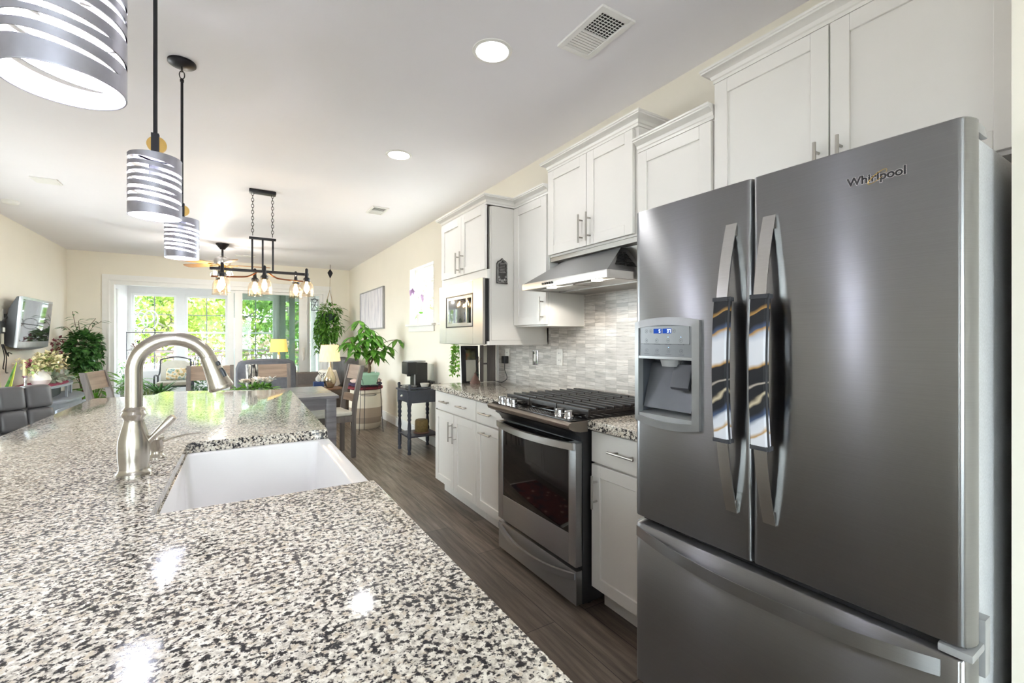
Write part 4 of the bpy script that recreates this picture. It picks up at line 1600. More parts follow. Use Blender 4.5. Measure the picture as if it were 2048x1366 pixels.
# maker lettering on the right door
def lettering(text, size, mat, parent, y, z, extrude, name, thick=0.0, dx=0.0):
    cu = bpy.data.curves.new(name, 'FONT')
    cu.body = text
    cu.size = size
    cu.extrude = extrude
    cu.offset = thick
    cu.align_x = 'CENTER'
    cu.align_y = 'CENTER'
    tmp = bpy.data.objects.new(name, cu)
    COL.objects.link(tmp)
    bpy.context.view_layer.update()
    dg_ = bpy.context.evaluated_depsgraph_get()
    me = bpy.data.meshes.new_from_object(tmp.evaluated_get(dg_))
    bpy.data.objects.remove(tmp)
    me.materials.clear()
    me.materials.append(M[mat])
    o = bpy.data.objects.new(name, me)
    COL.objects.link(o)
    o.parent = parent
    o.rotation_euler = (PI / 2, 0, -PI / 2)
    o.location = Vector((front_x(y) - 0.0012 + dx, y, z)) - origin_of(parent)
    return o


def yaw_text(o, y):
    s = (front_x(y + 0.01) - front_x(y - 0.01)) / 0.02
    o.rotation_euler = (PI / 2, 0, -PI / 2 - math.atan(s))


a_ = lettering('Whirlpool', 0.0262, 'logo_chrome', dr_, 0.443, 1.6725, 0.0008, 'badge_outline', 0.0016)
b_ = lettering('Whirlpool', 0.0262, 'logo_dark', dr_, 0.443, 1.6725, 0.0012, 'badge_letters', 0.0007, -0.0005)
yaw_text(a_, 0.443); yaw_text(b_, 0.443)
sw = MB()
pts = []
for k in range(34):
    t = math.radians(-40 + k * 10)
    u, w = 0.021 * math.cos(t), 0.0065 * math.sin(t)
    yy = 0.4395 - (u * math.cos(0.62) - w * math.sin(0.62))
    pts.append((front_x(yy) - 0.003, yy, 1.6725 + u * math.sin(0.62) + w * math.cos(0.62)))
sw.tube(pts, [0.0003 + 0.0005 * math.sin(PI * k / 33) for k in range(34)], 6)
sw.build('badge_swoosh', 'logo_gold', dr_)

# ------------------------------------------------------------------ island, sink, faucet
isl = thing('kitchen_island', 'white island cabinet under the large granite worktop', 'cabinet', (-0.1, 2.1, 0))
MB().box(-0.42, 0.30, 0.36, 1.262, 0.1, 0.872).box(-0.42, 0.30, 2.10, 3.85, 0.1, 0.872).box(-0.42, -0.21, 1.262, 2.10, 0.1, 0.872).box(-0.21, 0.30, 1.262, 2.10, 0.1, 0.60).build('carcass', 'cabinet_gray', isl)
MB().box(-0.40, 0.23, 0.40, 3.80, 0.0, 0.1).build('toe_kick', 'cabinet_gray', isl)
for y0_, y1_, z1_ in ((0.37, 0.80, 0.86), (0.80, 1.26, 0.86), (1.27, 1.68, 0.59), (1.68, 2.09, 0.59), (2.11, 2.70, 0.86), (2.70, 3.27, 0.86), (3.27, 3.84, 0.86)):
    mb = MB().box(0.302, 0.32, y0_ + 0.003, y1_ - 0.003, 0.115, z1_, 0.002, 1)
    mb.box(0.32, 0.326, y0_ + 0.003, y0_ + 0.06, 0.115, z1_).box(0.32, 0.326, y1_ - 0.06, y1_ - 0.003, 0.115, z1_).box(0.32, 0.326, y0_ + 0.06, y1_ - 0.06, 0.115, 0.175).box(0.32, 0.326, y0_ + 0.06, y1_ - 0.06, z1_ - 0.06, z1_)
    d = mb.build('door', 'cabinet_gray', isl)
    bar_pull(d, (0.326, y1_ - 0.04, z1_ - 0.14), 'z', 0.155, (1, 0, 0))

pts = [(-0.815, 0.28), (0.330, 0.28), (0.330, 1.268), (-0.162, 1.268), (-0.150, 2.085), (0.344, 2.078), (0.366, 3.66)]
pts += [(0.366 - 0.09 + 0.09 * math.cos(math.radians(a)), 3.80 + 0.09 * math.sin(math.radians(a)) * 1.1) for a in range(10, 96, 14)]
pts += [(-0.44, 4.19), (-0.474, 3.936), (-0.76, 3.945), (-0.785, 3.92)]
o = MB().prism(pts, 0.874, 0.914, 'z', 0.004).build('countertop', 'granite')
tag(o, 'large speckled granite island worktop cut out for the white sink', 'countertop', 'granite worktops')

sk = thing('farmhouse_sink', 'white farmhouse sink set into the granite island', 'sink', (0.08, 1.67, 0.61))
s_ = MB()
ox0, ox1, oy0, oy1, oz0, oz1 = -0.205, 0.352, 1.266, 2.094, 0.61, 0.873
ix0, ix1, iy0_, iy1_ = -0.158, 0.300, 1.30, 2.062
def rr(x0, x1, y0, y1, r, n=5):
    out = []
    for cx, cy, a0 in ((x1 - r, y1 - r, 0), (x0 + r, y1 - r, 90), (x0 + r, y0 + r, 180), (x1 - r, y0 + r, 270)):
        for k in range(n + 1):
            a = math.radians(a0 + 90 * k / n)
            out.append((cx + r * math.cos(a), cy + r * math.sin(a)))
    return out
rings = []
for (x0, x1, y0, y1, r, z) in ((ox0, ox1, oy0, oy1, 0.012, oz0), (ox0, ox1, oy0, oy1, 0.012, oz1 - 0.008), (ox0 + 0.004, ox1 - 0.004, oy0 + 0.004, oy1 - 0.004, 0.012, oz1),
                               (ix0 - 0.006, ix1 + 0.006, iy0_ - 0.006, iy1_ + 0.006, 0.03, oz1), (ix0, ix1, iy0_, iy1_, 0.03, oz1 - 0.006), (ix0 + 0.012, ix1 - 0.012, iy0_ + 0.012, iy1_ - 0.012, 0.035, oz0 + 0.06), (ix0 + 0.04, ix1 - 0.04, iy0_ + 0.04, iy1_ - 0.04, 0.03, oz0 + 0.035)):
    rings.append(s_.verts([(x, y, z) for x, y in rr(x0, x1, y0, y1, r)]))
s_.loft(rings)
s_.build('basin', 'sink_white', sk, angle=50)
MB().lathe((0.07, 1.68, 0.6455), [(0.045, 0), (0.045, 0.003), (0.03, 0.003), (0.028, 0.001)], 20).build('drain', 'nickel', sk)

fc = thing('kitchen_faucet', 'brushed nickel gooseneck faucet standing behind the sink', 'faucet', (-0.245, 1.68, 0.914))
fx_, fy_ = -0.245, 1.68
MB().lathe((fx_, fy_, 0.914), [(0.041, 0), (0.041, 0.006), (0.036, 0.012), (0.034, 0.02), (0.0365, 0.045), (0.0375, 0.075), (0.036, 0.1), (0.029, 0.13), (0.0235, 0.15), (0.0235, 0.162), (0.028, 0.168), (0.0295, 0.174), (0.027, 0.179), (0.0255, 0.182), (0.027, 0.187), (0.023, 0.192), (0.0215, 0.195)], 36).build('body', 'nickel', fc)
path = [(fx_, fy_, 1.10), (fx_, fy_, 1.16)] + arc((fx_ + 0.092, fy_, 1.213), 0.092, 180, 20, 22)
MB().tube(path, 0.0205, 20).build('spout', 'nickel', fc)
e1 = Vector(path[-1]); dv = Vector((math.sin(math.radians(20)), 0, -math.cos(math.radians(20))))
hd_ = MB()
prof = [(0.0212, -0.004), (0.0225, 0.002), (0.0225, 0.012), (0.0245, 0.03), (0.027, 0.055), (0.0305, 0.078), (0.034, 0.09), (0.035, 0.096), (0.033, 0.102), (0.027, 0.104), (0.002, 0.104)]
rings = [hd_.ring(e1 + dv * z, dv, r, 30) for r, z in prof]
hd_.loft(rings)
hd_.build('spray_head', 'nickel', fc, angle=45)
sd = dv.cross(Vector((0, 1, 0)))
if sd.x < 0:
    sd = -sd
cp_ = MB()
side = (sd * 0.75 + Vector((0, -0.66, 0))).normalized()
for a, b, r in ((0.018, 0.03, 0.0068), (0.04, 0.068, 0.0068)):
    ra = 0.0225 + (a - 0.01) * 0.11
    rb = 0.0225 + (b - 0.01) * 0.125
    cp_.tube([e1 + dv * a + side * ra, e1 + dv * (a + b) / 2 + side * ((ra + rb) / 2 + 0.001), e1 + dv * b + side * rb], [r * 0.8, r, r * 0.8], 10)
cp_.build('spray_buttons', 'dark_grey_plastic', fc)
lv_ = MB()
lv_.tube([(fx_ + 0.028, fy_, 1.0), (fx_ + 0.046, fy_ - 0.004, 1.02), (fx_ + 0.088, fy_ - 0.012, 1.068), (fx_ + 0.094, fy_ - 0.013, 1.074)], [0.009, 0.0085, 0.0115, 0.0085], 14)
lv_.build('lever', 'nickel', fc)
sd_ = thing('soap_dispenser', 'short nickel soap dispenser pump behind the faucet', 'soap dispenser', (-0.215, 1.875, 0.914))
MB().lathe((-0.215, 1.875, 0.914), [(0.024, 0), (0.024, 0.004), (0.02, 0.009), (0.016, 0.014), (0.0155, 0.028), (0.0175, 0.031), (0.0175, 0.058), (0.02, 0.062), (0.019, 0.068), (0.0, 0.07)], 22).build('pump', 'nickel', sd_)
MB().tube([(-0.20, 1.875, 0.966), (-0.17, 1.872, 0.976), (-0.13, 1.868, 0.983), (-0.095, 1.864, 0.985)], [0.0035, 0.0032, 0.003, 0.0028], 8).build('nozzle', 'nickel', sd_)


# ------------------------------------------------------------------ pendant lights
def pendant(y, label, ph, x=-0.229, dz=0.0):
    R, z0, z1 = 0.0745, 1.722 + dz, 1.922 + dz
    t = thing('pendant_light', label, 'pendant light', (x, y, z0), 'pendant lights over the island')
    rng = random.Random(7)
    K = 7
    cent = []
    for k in range(K):
        cent.append((z0 + 0.022 + (z1 - z0 - 0.036) * (k + 0.5) / K, 0.016, rng.uniform(0, 2 * PI), -PI / 2 - ph + (0.25 if k % 2 else -0.9) + rng.uniform(-0.5, 0.5), rng.uniform(1.9, 2.7), 0.0052 + 0.0016 * rng.random()))
    n = 96

    def slit(k, th):
        zc, A, p1, p2, w, H = cent[k]
        zc = zc - 0.008 * math.cos(th) + 0.002 * math.sin(th - p1)
        d = (th - p2 - ph + PI) % (2 * PI) - PI
        h = H * math.sqrt(max(0.0, 1 - (d / w) ** 2)) if abs(d) < w else 0.0
        return zc - h, zc + h

    for rad, name, m, flip in ((R, 'shade', 'pendant_metal', 1), (R - 0.0025, 'liner', 'shade_inside', -1)):
        mb = MB()
        for b in range(K + 1):
            lo, hi = [], []
            for i in range(n):
                th = 2 * PI * i / n
                c, s = math.cos(th), math.sin(th)
                zl = z0 if b == 0 else slit(b - 1, th)[1]
                zh = z1 if b == K else slit(b, th)[0]
                zh = max(zh, zl)
                lo.append(mb.bm.verts.new((x + rad * c, y + rad * s, zl)))
                hi.append(mb.bm.verts.new((x + rad * c, y + rad * s, zh)))
            for i in range(n):
                j = (i + 1) % n
                if hi[i].co.z - lo[i].co.z + hi[j].co.z - lo[j].co.z > 1e-6:
                    mb.face([lo[i], lo[j], hi[j], hi[i]])
        if name == 'shade':
            mb.torus((x, y, z0), R - 0.0012, 0.0016, n=64, m=6).torus((x, y, z1), R - 0.0012, 0.0016, n=64, m=6)
            for a in range(3):
                th = a * 2 * PI / 3 + ph
                mb.box(-0.0, R - 0.002, -0.008, 0.008, z1 - 0.012, z1 - 0.009, mat=Matrix.Translation((x, y, 0)) @ Matrix.Rotation(th, 4, 'Z'))
            mb.lathe((x, y, z1 - 0.012), [(0.06, 0), (0.06, 0.011), (0.05, 0.015), (0.0, 0.016)], 24)
        o = mb.build(name, m, t, angle=60)
    MB().lathe((x, y, z1 - 0.075), [(0.016, 0), (0.018, 0.01), (0.018, 0.063)], 18).build('socket', 'black_metal', t)
    MB().ball((x, y, z1 - 0.095), 0.027, 16, 12, (1, 1, 1.15)).build('bulb', 'bulb_cool', t)
    MB().box(x - 0.011, x + 0.011, y - 0.009, y - 0.005, z1 + 0.004, z1 + 0.085).box(x - 0.011, x + 0.011, y + 0.005, y + 0.009, z1 + 0.004, z1 + 0.085).build('bracket', 'black_metal', t)
    d = MB().cyl((x + 0.004, y - 0.004, z1 + 0.048), (x + 0.004, y + 0.004, z1 + 0.048), 0.028, n=28)
    d.build('brass_disc', 'brass', t)
    MB().cyl((x, y, z1 + 0.07), (x, y, HC - 0.085), 0.0062, n=12).build('rod', 'black_metal', t)
    lk = MB()
    lk.lathe((x, y, HC - 0.09), [(0.009, -0.012), (0.009, 0), (0.006, 0.004)], 12)
    lk.torus((x, y, HC - 0.066), 0.011, 0.0026, (0, 1, 0), 16, 6, 1.9).torus((x, y, HC - 0.036), 0.009, 0.0026, (1, 0, 0), 16, 6, 1.7)
    lk.build('chain_link', 'black_metal', t)
    MB().lathe((x, y, HC - 0.026), [(0.012, 0), (0.03, 0.004), (0.058, 0.012), (0.062, 0.016), (0.062, 0.026)], 30).build('ceiling_cup', 'black_metal', t)
    return t


pendant(0.957, 'nearest pendant drum shade, cut off by the top left corner of the photo', 0.3, -0.223, -0.027)
pendant(1.962, 'middle pendant drum light with slit metal shade over the island', 1.9)
pendant(2.90, 'farthest and smallest of the three slit pendant drum lights', 3.4)

# ------------------------------------------------------------------ ceiling fittings
for x, y, lab in ((1.10, 1.975, 'nearer round recessed ceiling light'), (1.10, 3.475, 'farther round recessed ceiling light')):
    t = thing('recessed_light', lab + ' in front of the wall cabinets', 'ceiling light', (x, y, HC - 0.01), 'recessed ceiling lights')
    mb = MB()
    mb.lathe((x, y, HC - 0.006), [(0.078, 0.004), (0.082, 0.0), (0.098, 0.002), (0.1, 0.006)], 36, False, False)
    mb.build('trim_ring', 'white_trim', t)
    MB().lathe((x, y, HC - 0.004), [(0.079, 0.0), (0.079, 0.003)], 32).build('diffuser', 'can_light', t)
    spot_light('recessed_beam', (x, y, HC - 0.02), 5, (1.0, 0.97, 1.0), t, 0.07, 165, 0.8)


def air_vent(label, x0, x1, y0, y1, fine=True):
    t = thing('ceiling_vent', label, 'vent', ((x0 + x1) / 2, (y0 + y1) / 2, HC - 0.012), 'ceiling air vents')
    m = 0.028 if fine else 0.02
    z0, z1 = HC - 0.012, HC
    MB().box(x0, x0 + m, y0, y1, z0, z1, 0.003).box(x1 - m, x1, y0, y1, z0, z1, 0.003).box(x0 + m, x1 - m, y0, y0 + m, z0, z1, 0.003).box(x0 + m, x1 - m, y1 - m, y1, z0, z1, 0.003).build('frame', 'white_trim', t)
    MB().box(x0 + m, x1 - m, y0 + m, y1 - m, HC - 0.0015, HC).build('duct_opening', 'dark_hole', t)
    nsl = 16 if fine else 10
    for k in range(nsl):
        y = y0 + m + (y1 - y0 - 2 * m) * (k + 0.5) / nsl
        near = y < (y0 + y1) / 2
        w = 0.003 if near else 0.0125
        MB().box(x0 + m, x1 - m, y - w / 2, y + w / 2, HC - (0.005 if near else 0.008), HC - 0.002).build('slat', 'white_trim', t)
    if fine:
        for k in range(7):
            x = x0 + m + (x1 - x0 - 2 * m) * (k + 1) / 8
            MB().box(x - 0.001, x + 0.001, y0 + m, (y0 + y1) / 2, HC - 0.0045, HC - 0.002).build('cross_slat', 'white_trim', t)


air_vent('large white ceiling vent above the refrigerator, half dark grille', 1.345, 1.545, 1.445, 1.765)
air_vent('small white ceiling vent in front of the microwave cabinet', 1.28, 1.46, 4.95, 5.25, False)
air_vent('small far ceiling vent behind the ceiling fan', 0.02, 0.32, 9.05, 9.2, False)
t = thing('smoke_detector', 'round white smoke detector on the ceiling near the left wall', 'smoke detector', (-1.98, 6.75, HC - 0.035))
MB().lathe((-1.98, 6.75, HC - 0.035), [(0.045, 0), (0.06, 0.008), (0.066, 0.02), (0.066, 0.035)], 26).build('housing', 'white_trim', t)
MB().torus((-1.98, 6.75, HC - 0.031), 0.036, 0.003, n=24, m=6).build('sensor_ring', 'grey_plastic', t)
t = thing('ceiling_cover_plate', 'flat square white cover plate on the ceiling at upper left', 'cover plate', (-1.45, 5.72, HC - 0.008))
MB().box(-1.54, -1.36, 5.63, 5.81, HC - 0.008, HC, 0.003).build('plate', 'white_trim', t)
MB().box(-1.525, -1.375, 5.645, 5.795, HC - 0.0095, HC - 0.008, 0.001).build('grille', 'white_trim', t)

# ------------------------------------------------------------------ chandelier over the dining table
ch = thing('chandelier', 'black linear chandelier with jar glass shades over the dining table', 'chandelier', (0.24, 5.02, HC - 0.03))
cx, cy = 0.24, 5.02
MB().box(cx - 0.115, cx + 0.115, cy - 0.045, cy + 0.045, HC - 0.032, HC, 0.012).build('ceiling_plate', 'black_metal', ch)
for s in (-1, 1):
    cm = MB()
    z = HC - 0.04
    k = 0
    while z > 2.30:
        cm.torus((cx + s * 0.085, cy, z), 0.0105, 0.0028, (1, 0, 0) if k % 2 else (0, 1, 0), 12, 5, 1.75)
        z -= 0.0295
        k += 1
    cm.build('chain', 'black_metal', ch)
MB().box(cx - 0.115, cx + 0.115, cy - 0.016, cy + 0.016, 2.262, 2.284, 0.003).build('yoke', 'black_metal', ch)
for dx in (-0.088, 0.0, 0.088):
    MB().box(cx + dx - 0.008, cx + dx + 0.008, cy - 0.008, cy + 0.008, 1.96, 2.264).build('hanger_rod', 'black_metal', ch)
MB().box(cx - 0.43, cx + 0.41, cy - 0.014, cy + 0.014, 1.942, 1.968, 0.003).build('beam', 'black_metal', ch)
for s in (-1, 1):
    MB().tube(spline([(cx + s * 0.05, cy, 1.945), (cx + s * 0.10, cy, 1.912), (cx + s * 0.17, cy + 0.02, 1.895), (cx + s * 0.42, cy + 0.1, 1.893)], 6), 0.0075, 8).build('curved_rod', 'copper_rod', ch)
jars = [(-0.33, -0.10), (0.01, -0.10), (0.38, -0.10), (-0.355, 0.17), (-0.06, 0.17), (0.31, 0.17)]
for dx, dy in jars:
    jx, jy = cx + dx, cy + dy
    MB().box(jx - 0.008, jx + 0.008, min(cy, jy), max(cy, jy), 1.947, 1.963, 0.002).build('cross_arm', 'black_metal', ch)
    MB().lathe((jx, jy, 1.868), [(0.03, 0), (0.034, 0.012), (0.034, 0.03), (0.018, 0.045), (0.014, 0.075), (0.014, 0.125), (0.007, 0.135)], 18).build('socket', 'black_metal', ch)
    js = MB()
    js.lathe((jx, jy, 1.715), [(0.065, 0.012), (0.064, 0.02), (0.062, 0.075), (0.059, 0.112), (0.05, 0.138), (0.035, 0.15), (0.032, 0.155), (0.032, 0.165)], 24, False, False)
    jar = js.build('jar_shade', 'amber_glass', ch)
    MB().torus((jx, jy, 1.728), 0.065, 0.0028, n=26, m=6).build('rim', 'amber_glass', jar)
    MB().lathe((jx, jy, 1.755), [(0.006, 0), (0.016, 0.02), (0.019, 0.045), (0.017, 0.075), (0.012, 0.1), (0.011, 0.115)], 16).build('bulb', 'bulb_warm', jar)
    point_light('jar_bulb_light', (jx, jy, 1.80), 3.0, (1.0, 0.82, 0.58), ch, 0.03)

# ------------------------------------------------------------------ ceiling fan
fn = thing('ceiling_fan', 'ceiling fan with wooden blades and lit glass shades', 'ceiling fan', (-0.145, 8.15, HC))
fx0, fy0 = -0.145, 8.15
MB().lathe((fx0, fy0, HC - 0.085), [(0.03, 0), (0.045, 0.02), (0.085, 0.07), (0.09, 0.085)], 26).build('ceiling_cup', 'black_metal', fn)
MB().cyl((fx0, fy0, 2.53), (fx0, fy0, HC - 0.08), 0.014, n=12).build('down_rod', 'black_metal', fn)
MB().lathe((fx0, fy0, 2.41), [(0.06, 0), (0.105, 0.02), (0.115, 0.06), (0.1, 0.11), (0.055, 0.135), (0.02, 0.15)], 28).build('motor', 'stainless_light', fn)
for k in range(5):
    a = math.radians(-4 + k * 72)
    R_ = Matrix.Translation((fx0, fy0, 2.415)) @ Matrix.Rotation(a, 4, 'Z')
    MB().box(0.06, 0.2, -0.02, 0.02, -0.008, 0.004, 0.003, mat=R_).build('blade_iron', 'brass', fn)
    mb = MB()
    pl_ = [(0.17, -0.045), (0.3, -0.06), (0.58, -0.066), (0.63, -0.05), (0.645, 0.0), (0.63, 0.05), (0.58, 0.066), (0.3, 0.06), (0.17, 0.045)]
    mb.prism(pl_, 0.004, 0.011)
    Rb = R_ @ Matrix.Rotation(math.radians(12), 4, 'X')
    for v in mb.bm.verts:
        v.co = Rb @ v.co
    mb.build('blade', 'fan_wood', fn)
MB().lathe((fx0, fy0, 2.30), [(0.02, 0), (0.035, 0.02), (0.04, 0.06), (0.055, 0.11)], 20).build('light_hub', 'brass', fn)
for k in range(3):
    a = math.radians(200 + k * 120)
    lx, ly = fx0 + 0.1 * math.cos(a), fy0 + 0.1 * math.sin(a)
    MB().tube([(fx0, fy0, 2.345), (fx0 + 0.06 * math.cos(a), fy0 + 0.06 * math.sin(a), 2.36), (lx, ly, 2.345)], 0.007, 8).build('lamp_arm', 'brass', fn)
    sh = MB().lathe((lx, ly, 2.25), [(0.062, 0), (0.06, 0.03), (0.048, 0.06), (0.024, 0.085), (0.02, 0.092)], 20, False, True).build('glass_shade', 'clear_glass', fn)
    MB().ball((lx, ly, 2.295), 0.026, 14, 10).build('bulb', 'bulb_warm', sh)
    point_light('fan_bulb_light', (lx, ly, 2.27), 15, (1.0, 0.94, 0.86), fn, 0.03)

# ------------------------------------------------------------------ dining table and chairs
dt = thing('dining_table', 'grey wooden dining table behind the island', 'table', (0.06, 5.05, 0))
TX0, TX1, TY0, TY1 = -0.74, 0.858, 4.55, 5.56
MB().box(TX0, TX1, TY0, TY1, 0.732, 0.76, 0.004).build('tabletop', 'table_wood', dt)
MB().box(TX0 + 0.05, TX1 - 0.05, TY0 + 0.03, TY0 + 0.052, 0.63, 0.732).box(TX0 + 0.05, TX1 - 0.05, TY1 - 0.052, TY1 - 0.03, 0.63, 0.732).box(TX0 + 0.03, TX0 + 0.052, TY0 + 0.05, TY1 - 0.05, 0.63, 0.732).box(TX1 - 0.052, TX1 - 0.03, TY0 + 0.05, TY1 - 0.05, 0.63, 0.732).build('apron', 'table_wood', dt)
for x in (TX0 + 0.02, TX1 - 0.11):
    for y in (TY0 + 0.02, TY1 - 0.11):
        MB().box(x, x + 0.09, y, y + 0.09, 0, 0.732, 0.003).build('leg', 'table_wood', dt)


def dining_chair(label):
    """faces -y locally; back at +y"""
    t = thing('dining_chair', label, 'chair', (0, 0, 0), 'dining chairs')
    w, d = 0.44, 0.43
    MB().box(-w / 2 + 0.005, w / 2 - 0.005, -d / 2 - 0.01, d / 2 - 0.03, 0.46, 0.505, 0.02, 3).build('seat', 'seat_fabric', t)
    fr_ = MB().box(-w / 2 + 0.02, w / 2 - 0.02, -d / 2 + 0.005, -d / 2 + 0.027, 0.395, 0.46).box(-w / 2 + 0.02, w / 2 - 0.02, d / 2 - 0.03, d / 2 - 0.01, 0.395, 0.46)
    fr_.box(-w / 2 + 0.005, -w / 2 + 0.027, -d / 2 + 0.02, d / 2 - 0.02, 0.395, 0.46).box(w / 2 - 0.027, w / 2 - 0.005, -d / 2 + 0.02, d / 2 - 0.02, 0.395, 0.46)
    fr_.build('seat_frame', 'chair_wood', t)
    for s in (-1, 1):
        x = s * (w / 2 - 0.02)
        MB().box(x - 0.02, x + 0.02, -d / 2, -d / 2 + 0.04, 0, 0.46, 0.002).build('leg', 'chair_wood', t)
        mb = MB()
        rings = []
        for z, y in ((0, d / 2 - 0.02), (0.44, d / 2 - 0.02), (0.60, d / 2 - 0.005), (0.80, d / 2 + 0.03), (1.005, d / 2 + 0.078)):
            hw = 0.023 if z < 0.9 else 0.02
            rings.append(mb.verts([(x - 0.019, y - hw, z), (x + 0.019, y - hw, z), (x + 0.019, y + hw, z), (x - 0.019, y + hw, z)]))
        mb.loft(rings)
        mb.build('back_post', 'chair_wood', t, angle=45)

    def rail(name, z0, y0, z1, y1, mat, th=0.011):
        mb = MB()
        rings = []
        n = 8
        for i in range(n + 1):
            u = -1 + 2 * i / n
            x = u * (w / 2 - 0.038)
            c = 0.018 * (1 - u * u)
            rings.append(mb.verts([(x, y0 - th + c, z0), (x, y0 + th + c, z0), (x, y1 + th + c, z1), (x, y1 - th + c, z1)]))
        mb.loft(rings)
        mb.build(name, mat, t, angle=30)
    rail('top_rail', 0.845, d / 2 + 0.04, 1.0, d / 2 + 0.076, 'chair_rail_wood')
    rail('lower_rail', 0.60, d / 2 - 0.005, 0.68, d / 2 + 0.008, 'chair_rail_wood')
    return t


dc = dining_chair('wooden dining chair behind the table, just left of the flowers')
dc.location = (-0.217, 5.745, 0)
for lab, x, y, r in (('wooden dining chair behind the flower centrepiece, before the grey armchair', 0.36, 5.745, 0.0),
                     ('wooden dining chair at the right end of the table with pale seat', 0.905, 5.32, math.radians(-90 + 6)),
                     ('wooden dining chair at the left end of the table, beside the corner plants', -0.80, 5.46, math.radians(90 - 9))):
    c = copy_tree(dc)
    c.location = (x, y, 0)
    c.rotation_euler = (0, 0, r)
    c['label'] = lab

# flower centrepiece
rng = random.Random(11)
cf = thing('flower_centrepiece', 'pink and white rose arrangement with green leaves on the dining table', 'flowers', (0.17, 5.0, 0.76))
MB().prism([(0.17 + 0.15 * math.cos(a * PI / 12), 5.0 + 0.06 * math.sin(a * PI / 12)) for a in range(24)], 0.76, 0.805).build('tray', 'pottery_brown', cf)
MB().cloud((0.17, 5.0, 0.812), (0.2, 0.09, 0.025), 200, 0.08, 0.034, rng, 0.1, 0.2, 0.6).build('leaves', 'leaf_green', cf, smooth=False)
fl = MB()
for k in range(9):
    a = rng.uniform(-1, 1)
    c = (0.165 + a * 0.13, 5.0 + rng.uniform(-0.06, 0.04), 0.882 + rng.uniform(-0.02, 0.04) * (1 - a * a))
    fl.ball((c[0], c[1], c[2] + 0.014), 0.021, 10, 7)
    for j in range(14):
        b = j * 2.4
        h = 0.1 + 0.11 * j
        fl.leaf((c[0], c[1], c[2] - 0.008), (math.cos(b), math.sin(b), h), (0, 0, 1), 0.05 - 0.0006 * j, 0.046, -0.35, 0.35)
fl.build('roses', 'rose_white', cf, smooth=False)
lf = MB()
for k in range(26):
    a = rng.uniform(-1, 1)
    lf.leaf((0.25 + a * 0.08, 5.0 - 0.03, 0.90), (rng.uniform(-1, 1), rng.uniform(-1, 0.6), rng.uniform(0, 1)), (0, 0, 1), 0.06, 0.028, 0.2, 0.2)
lf.build('lily_petals', 'paper_white', cf, smooth=False)
t = thing('vase', 'tall black and white streaked glass cylinder behind the roses', 'vase', (0.155, 5.2, 0.76))
MB().lathe((0.155, 5.2, 0.76), [(0.05, 0), (0.055, 0.01), (0.055, 0.285), (0.05, 0.285), (0.05, 0.05)], 28, True, False).build('cylinder', 'streaked_glass', t)

# ------------------------------------------------------------------ bar stool
bs = thing('bar_stool', 'grey tufted leather bar stool at the left side of the island', 'stool', (0, 0, 0))
mb = MB()
W_, N_ = 0.52, 4
rows = [(0.64, 0.76), (0.76, 0.883), (0.883, 1.02)]
for i in range(N_):
    for z0, z1 in rows:
        x0 = -W_ / 2 + W_ * i / N_
        mb.box(x0 + 0.0005, x0 + W_ / N_ - 0.0005, -0.012, 0.075, z0 + 0.0005, z1 - 0.0005, 0.036, 5)
mb.box(-W_ / 2 + 0.012, W_ / 2 - 0.012, 0.018, 0.06, 0.65, 1.005, 0.02, 3)
for v in mb.bm.verts:
    v.co.y += (v.co.z - 0.64) * 0.16
mb.build('backrest', 'stool_leather', bs, angle=60)
mb = MB()
for i in range(N_):
    for j in range(3):
        x0 = -W_ / 2 + W_ * i / N_
        mb.box(x0 + 0.001, x0 + W_ / N_ - 0.001, -0.40 + j * 0.14, -0.262 + j * 0.14, 0.60, 0.67, 0.024, 4)
mb.build('seat', 'stool_leather', bs, angle=60)
MB().cyl((0, -0.19, 0.02), (0, -0.19, 0.6), 0.03, n=20).build('column', 'chrome', bs)
MB().lathe((0, -0.19, 0), [(0.21, 0), (0.21, 0.01), (0.06, 0.03), (0.035, 0.05)], 32).build('base', 'chrome', bs)
MB().torus((0, -0.27, 0.28), 0.13, 0.011, n=28).build('foot_ring', 'chrome', bs)
bs.location = (-1.115, 3.70, 0)
bs.rotation_euler = (0, 0, math.radians(45))


# ------------------------------------------------------------------ lamps
def table_lamp(label, x, y, zb, zt, r0, r1, sh, base_prof, shade, watt, tbl):
    t = thing('table_lamp', label, 'lamp', (x, y, zb), 'table lamps')
    MB().lathe((x, y, zb), base_prof, 28).build('base', 'lamp_gold', t)
    mb = MB()
    mb.lathe((x, y, zt - sh), [(r0, 0), (r1, sh)], 36, False, False)
    mb.lathe((x, y, zt - sh), [(r0 - 0.003, 0), (r1 - 0.003, sh)], 36, False, False)
    mb.torus((x, y, zt - sh), r0 - 0.0015, 0.002, n=36, m=5).torus((x, y, zt), r1 - 0.0015, 0.002, n=36, m=5)
    mb.build('shade', shade, t)
    MB().ball((x, y, zt - sh * 0.55), 0.03, 12, 8).build('bulb', 'bulb_warm', t)
    point_light('lamp_bulb_light', (x, y, zt - sh * 0.55), watt, (1.0, 0.78, 0.5), t, 0.03)
    return t


def round_table(label, x, y, r, h):
    t = thing('end_table', label, 'side table', (x, y, 0), 'end tables')
    MB().lathe((x, y, h - 0.028), [(r - 0.01, 0), (r, 0.008), (r, 0.022), (r - 0.006, 0.028)], 36).build('tabletop', 'end_table_wood', t)
    MB().lathe((x, y, 0.03), [(0.05, 0), (0.035, 0.06), (0.03, 0.25), (0.045, h - 0.06)], 18).build('pedestal', 'end_table_wood', t)
    MB().lathe((x, y, 0), [(r * 0.7, 0), (r * 0.7, 0.02), (0.05, 0.04)], 30).build('foot', 'end_table_wood', t)


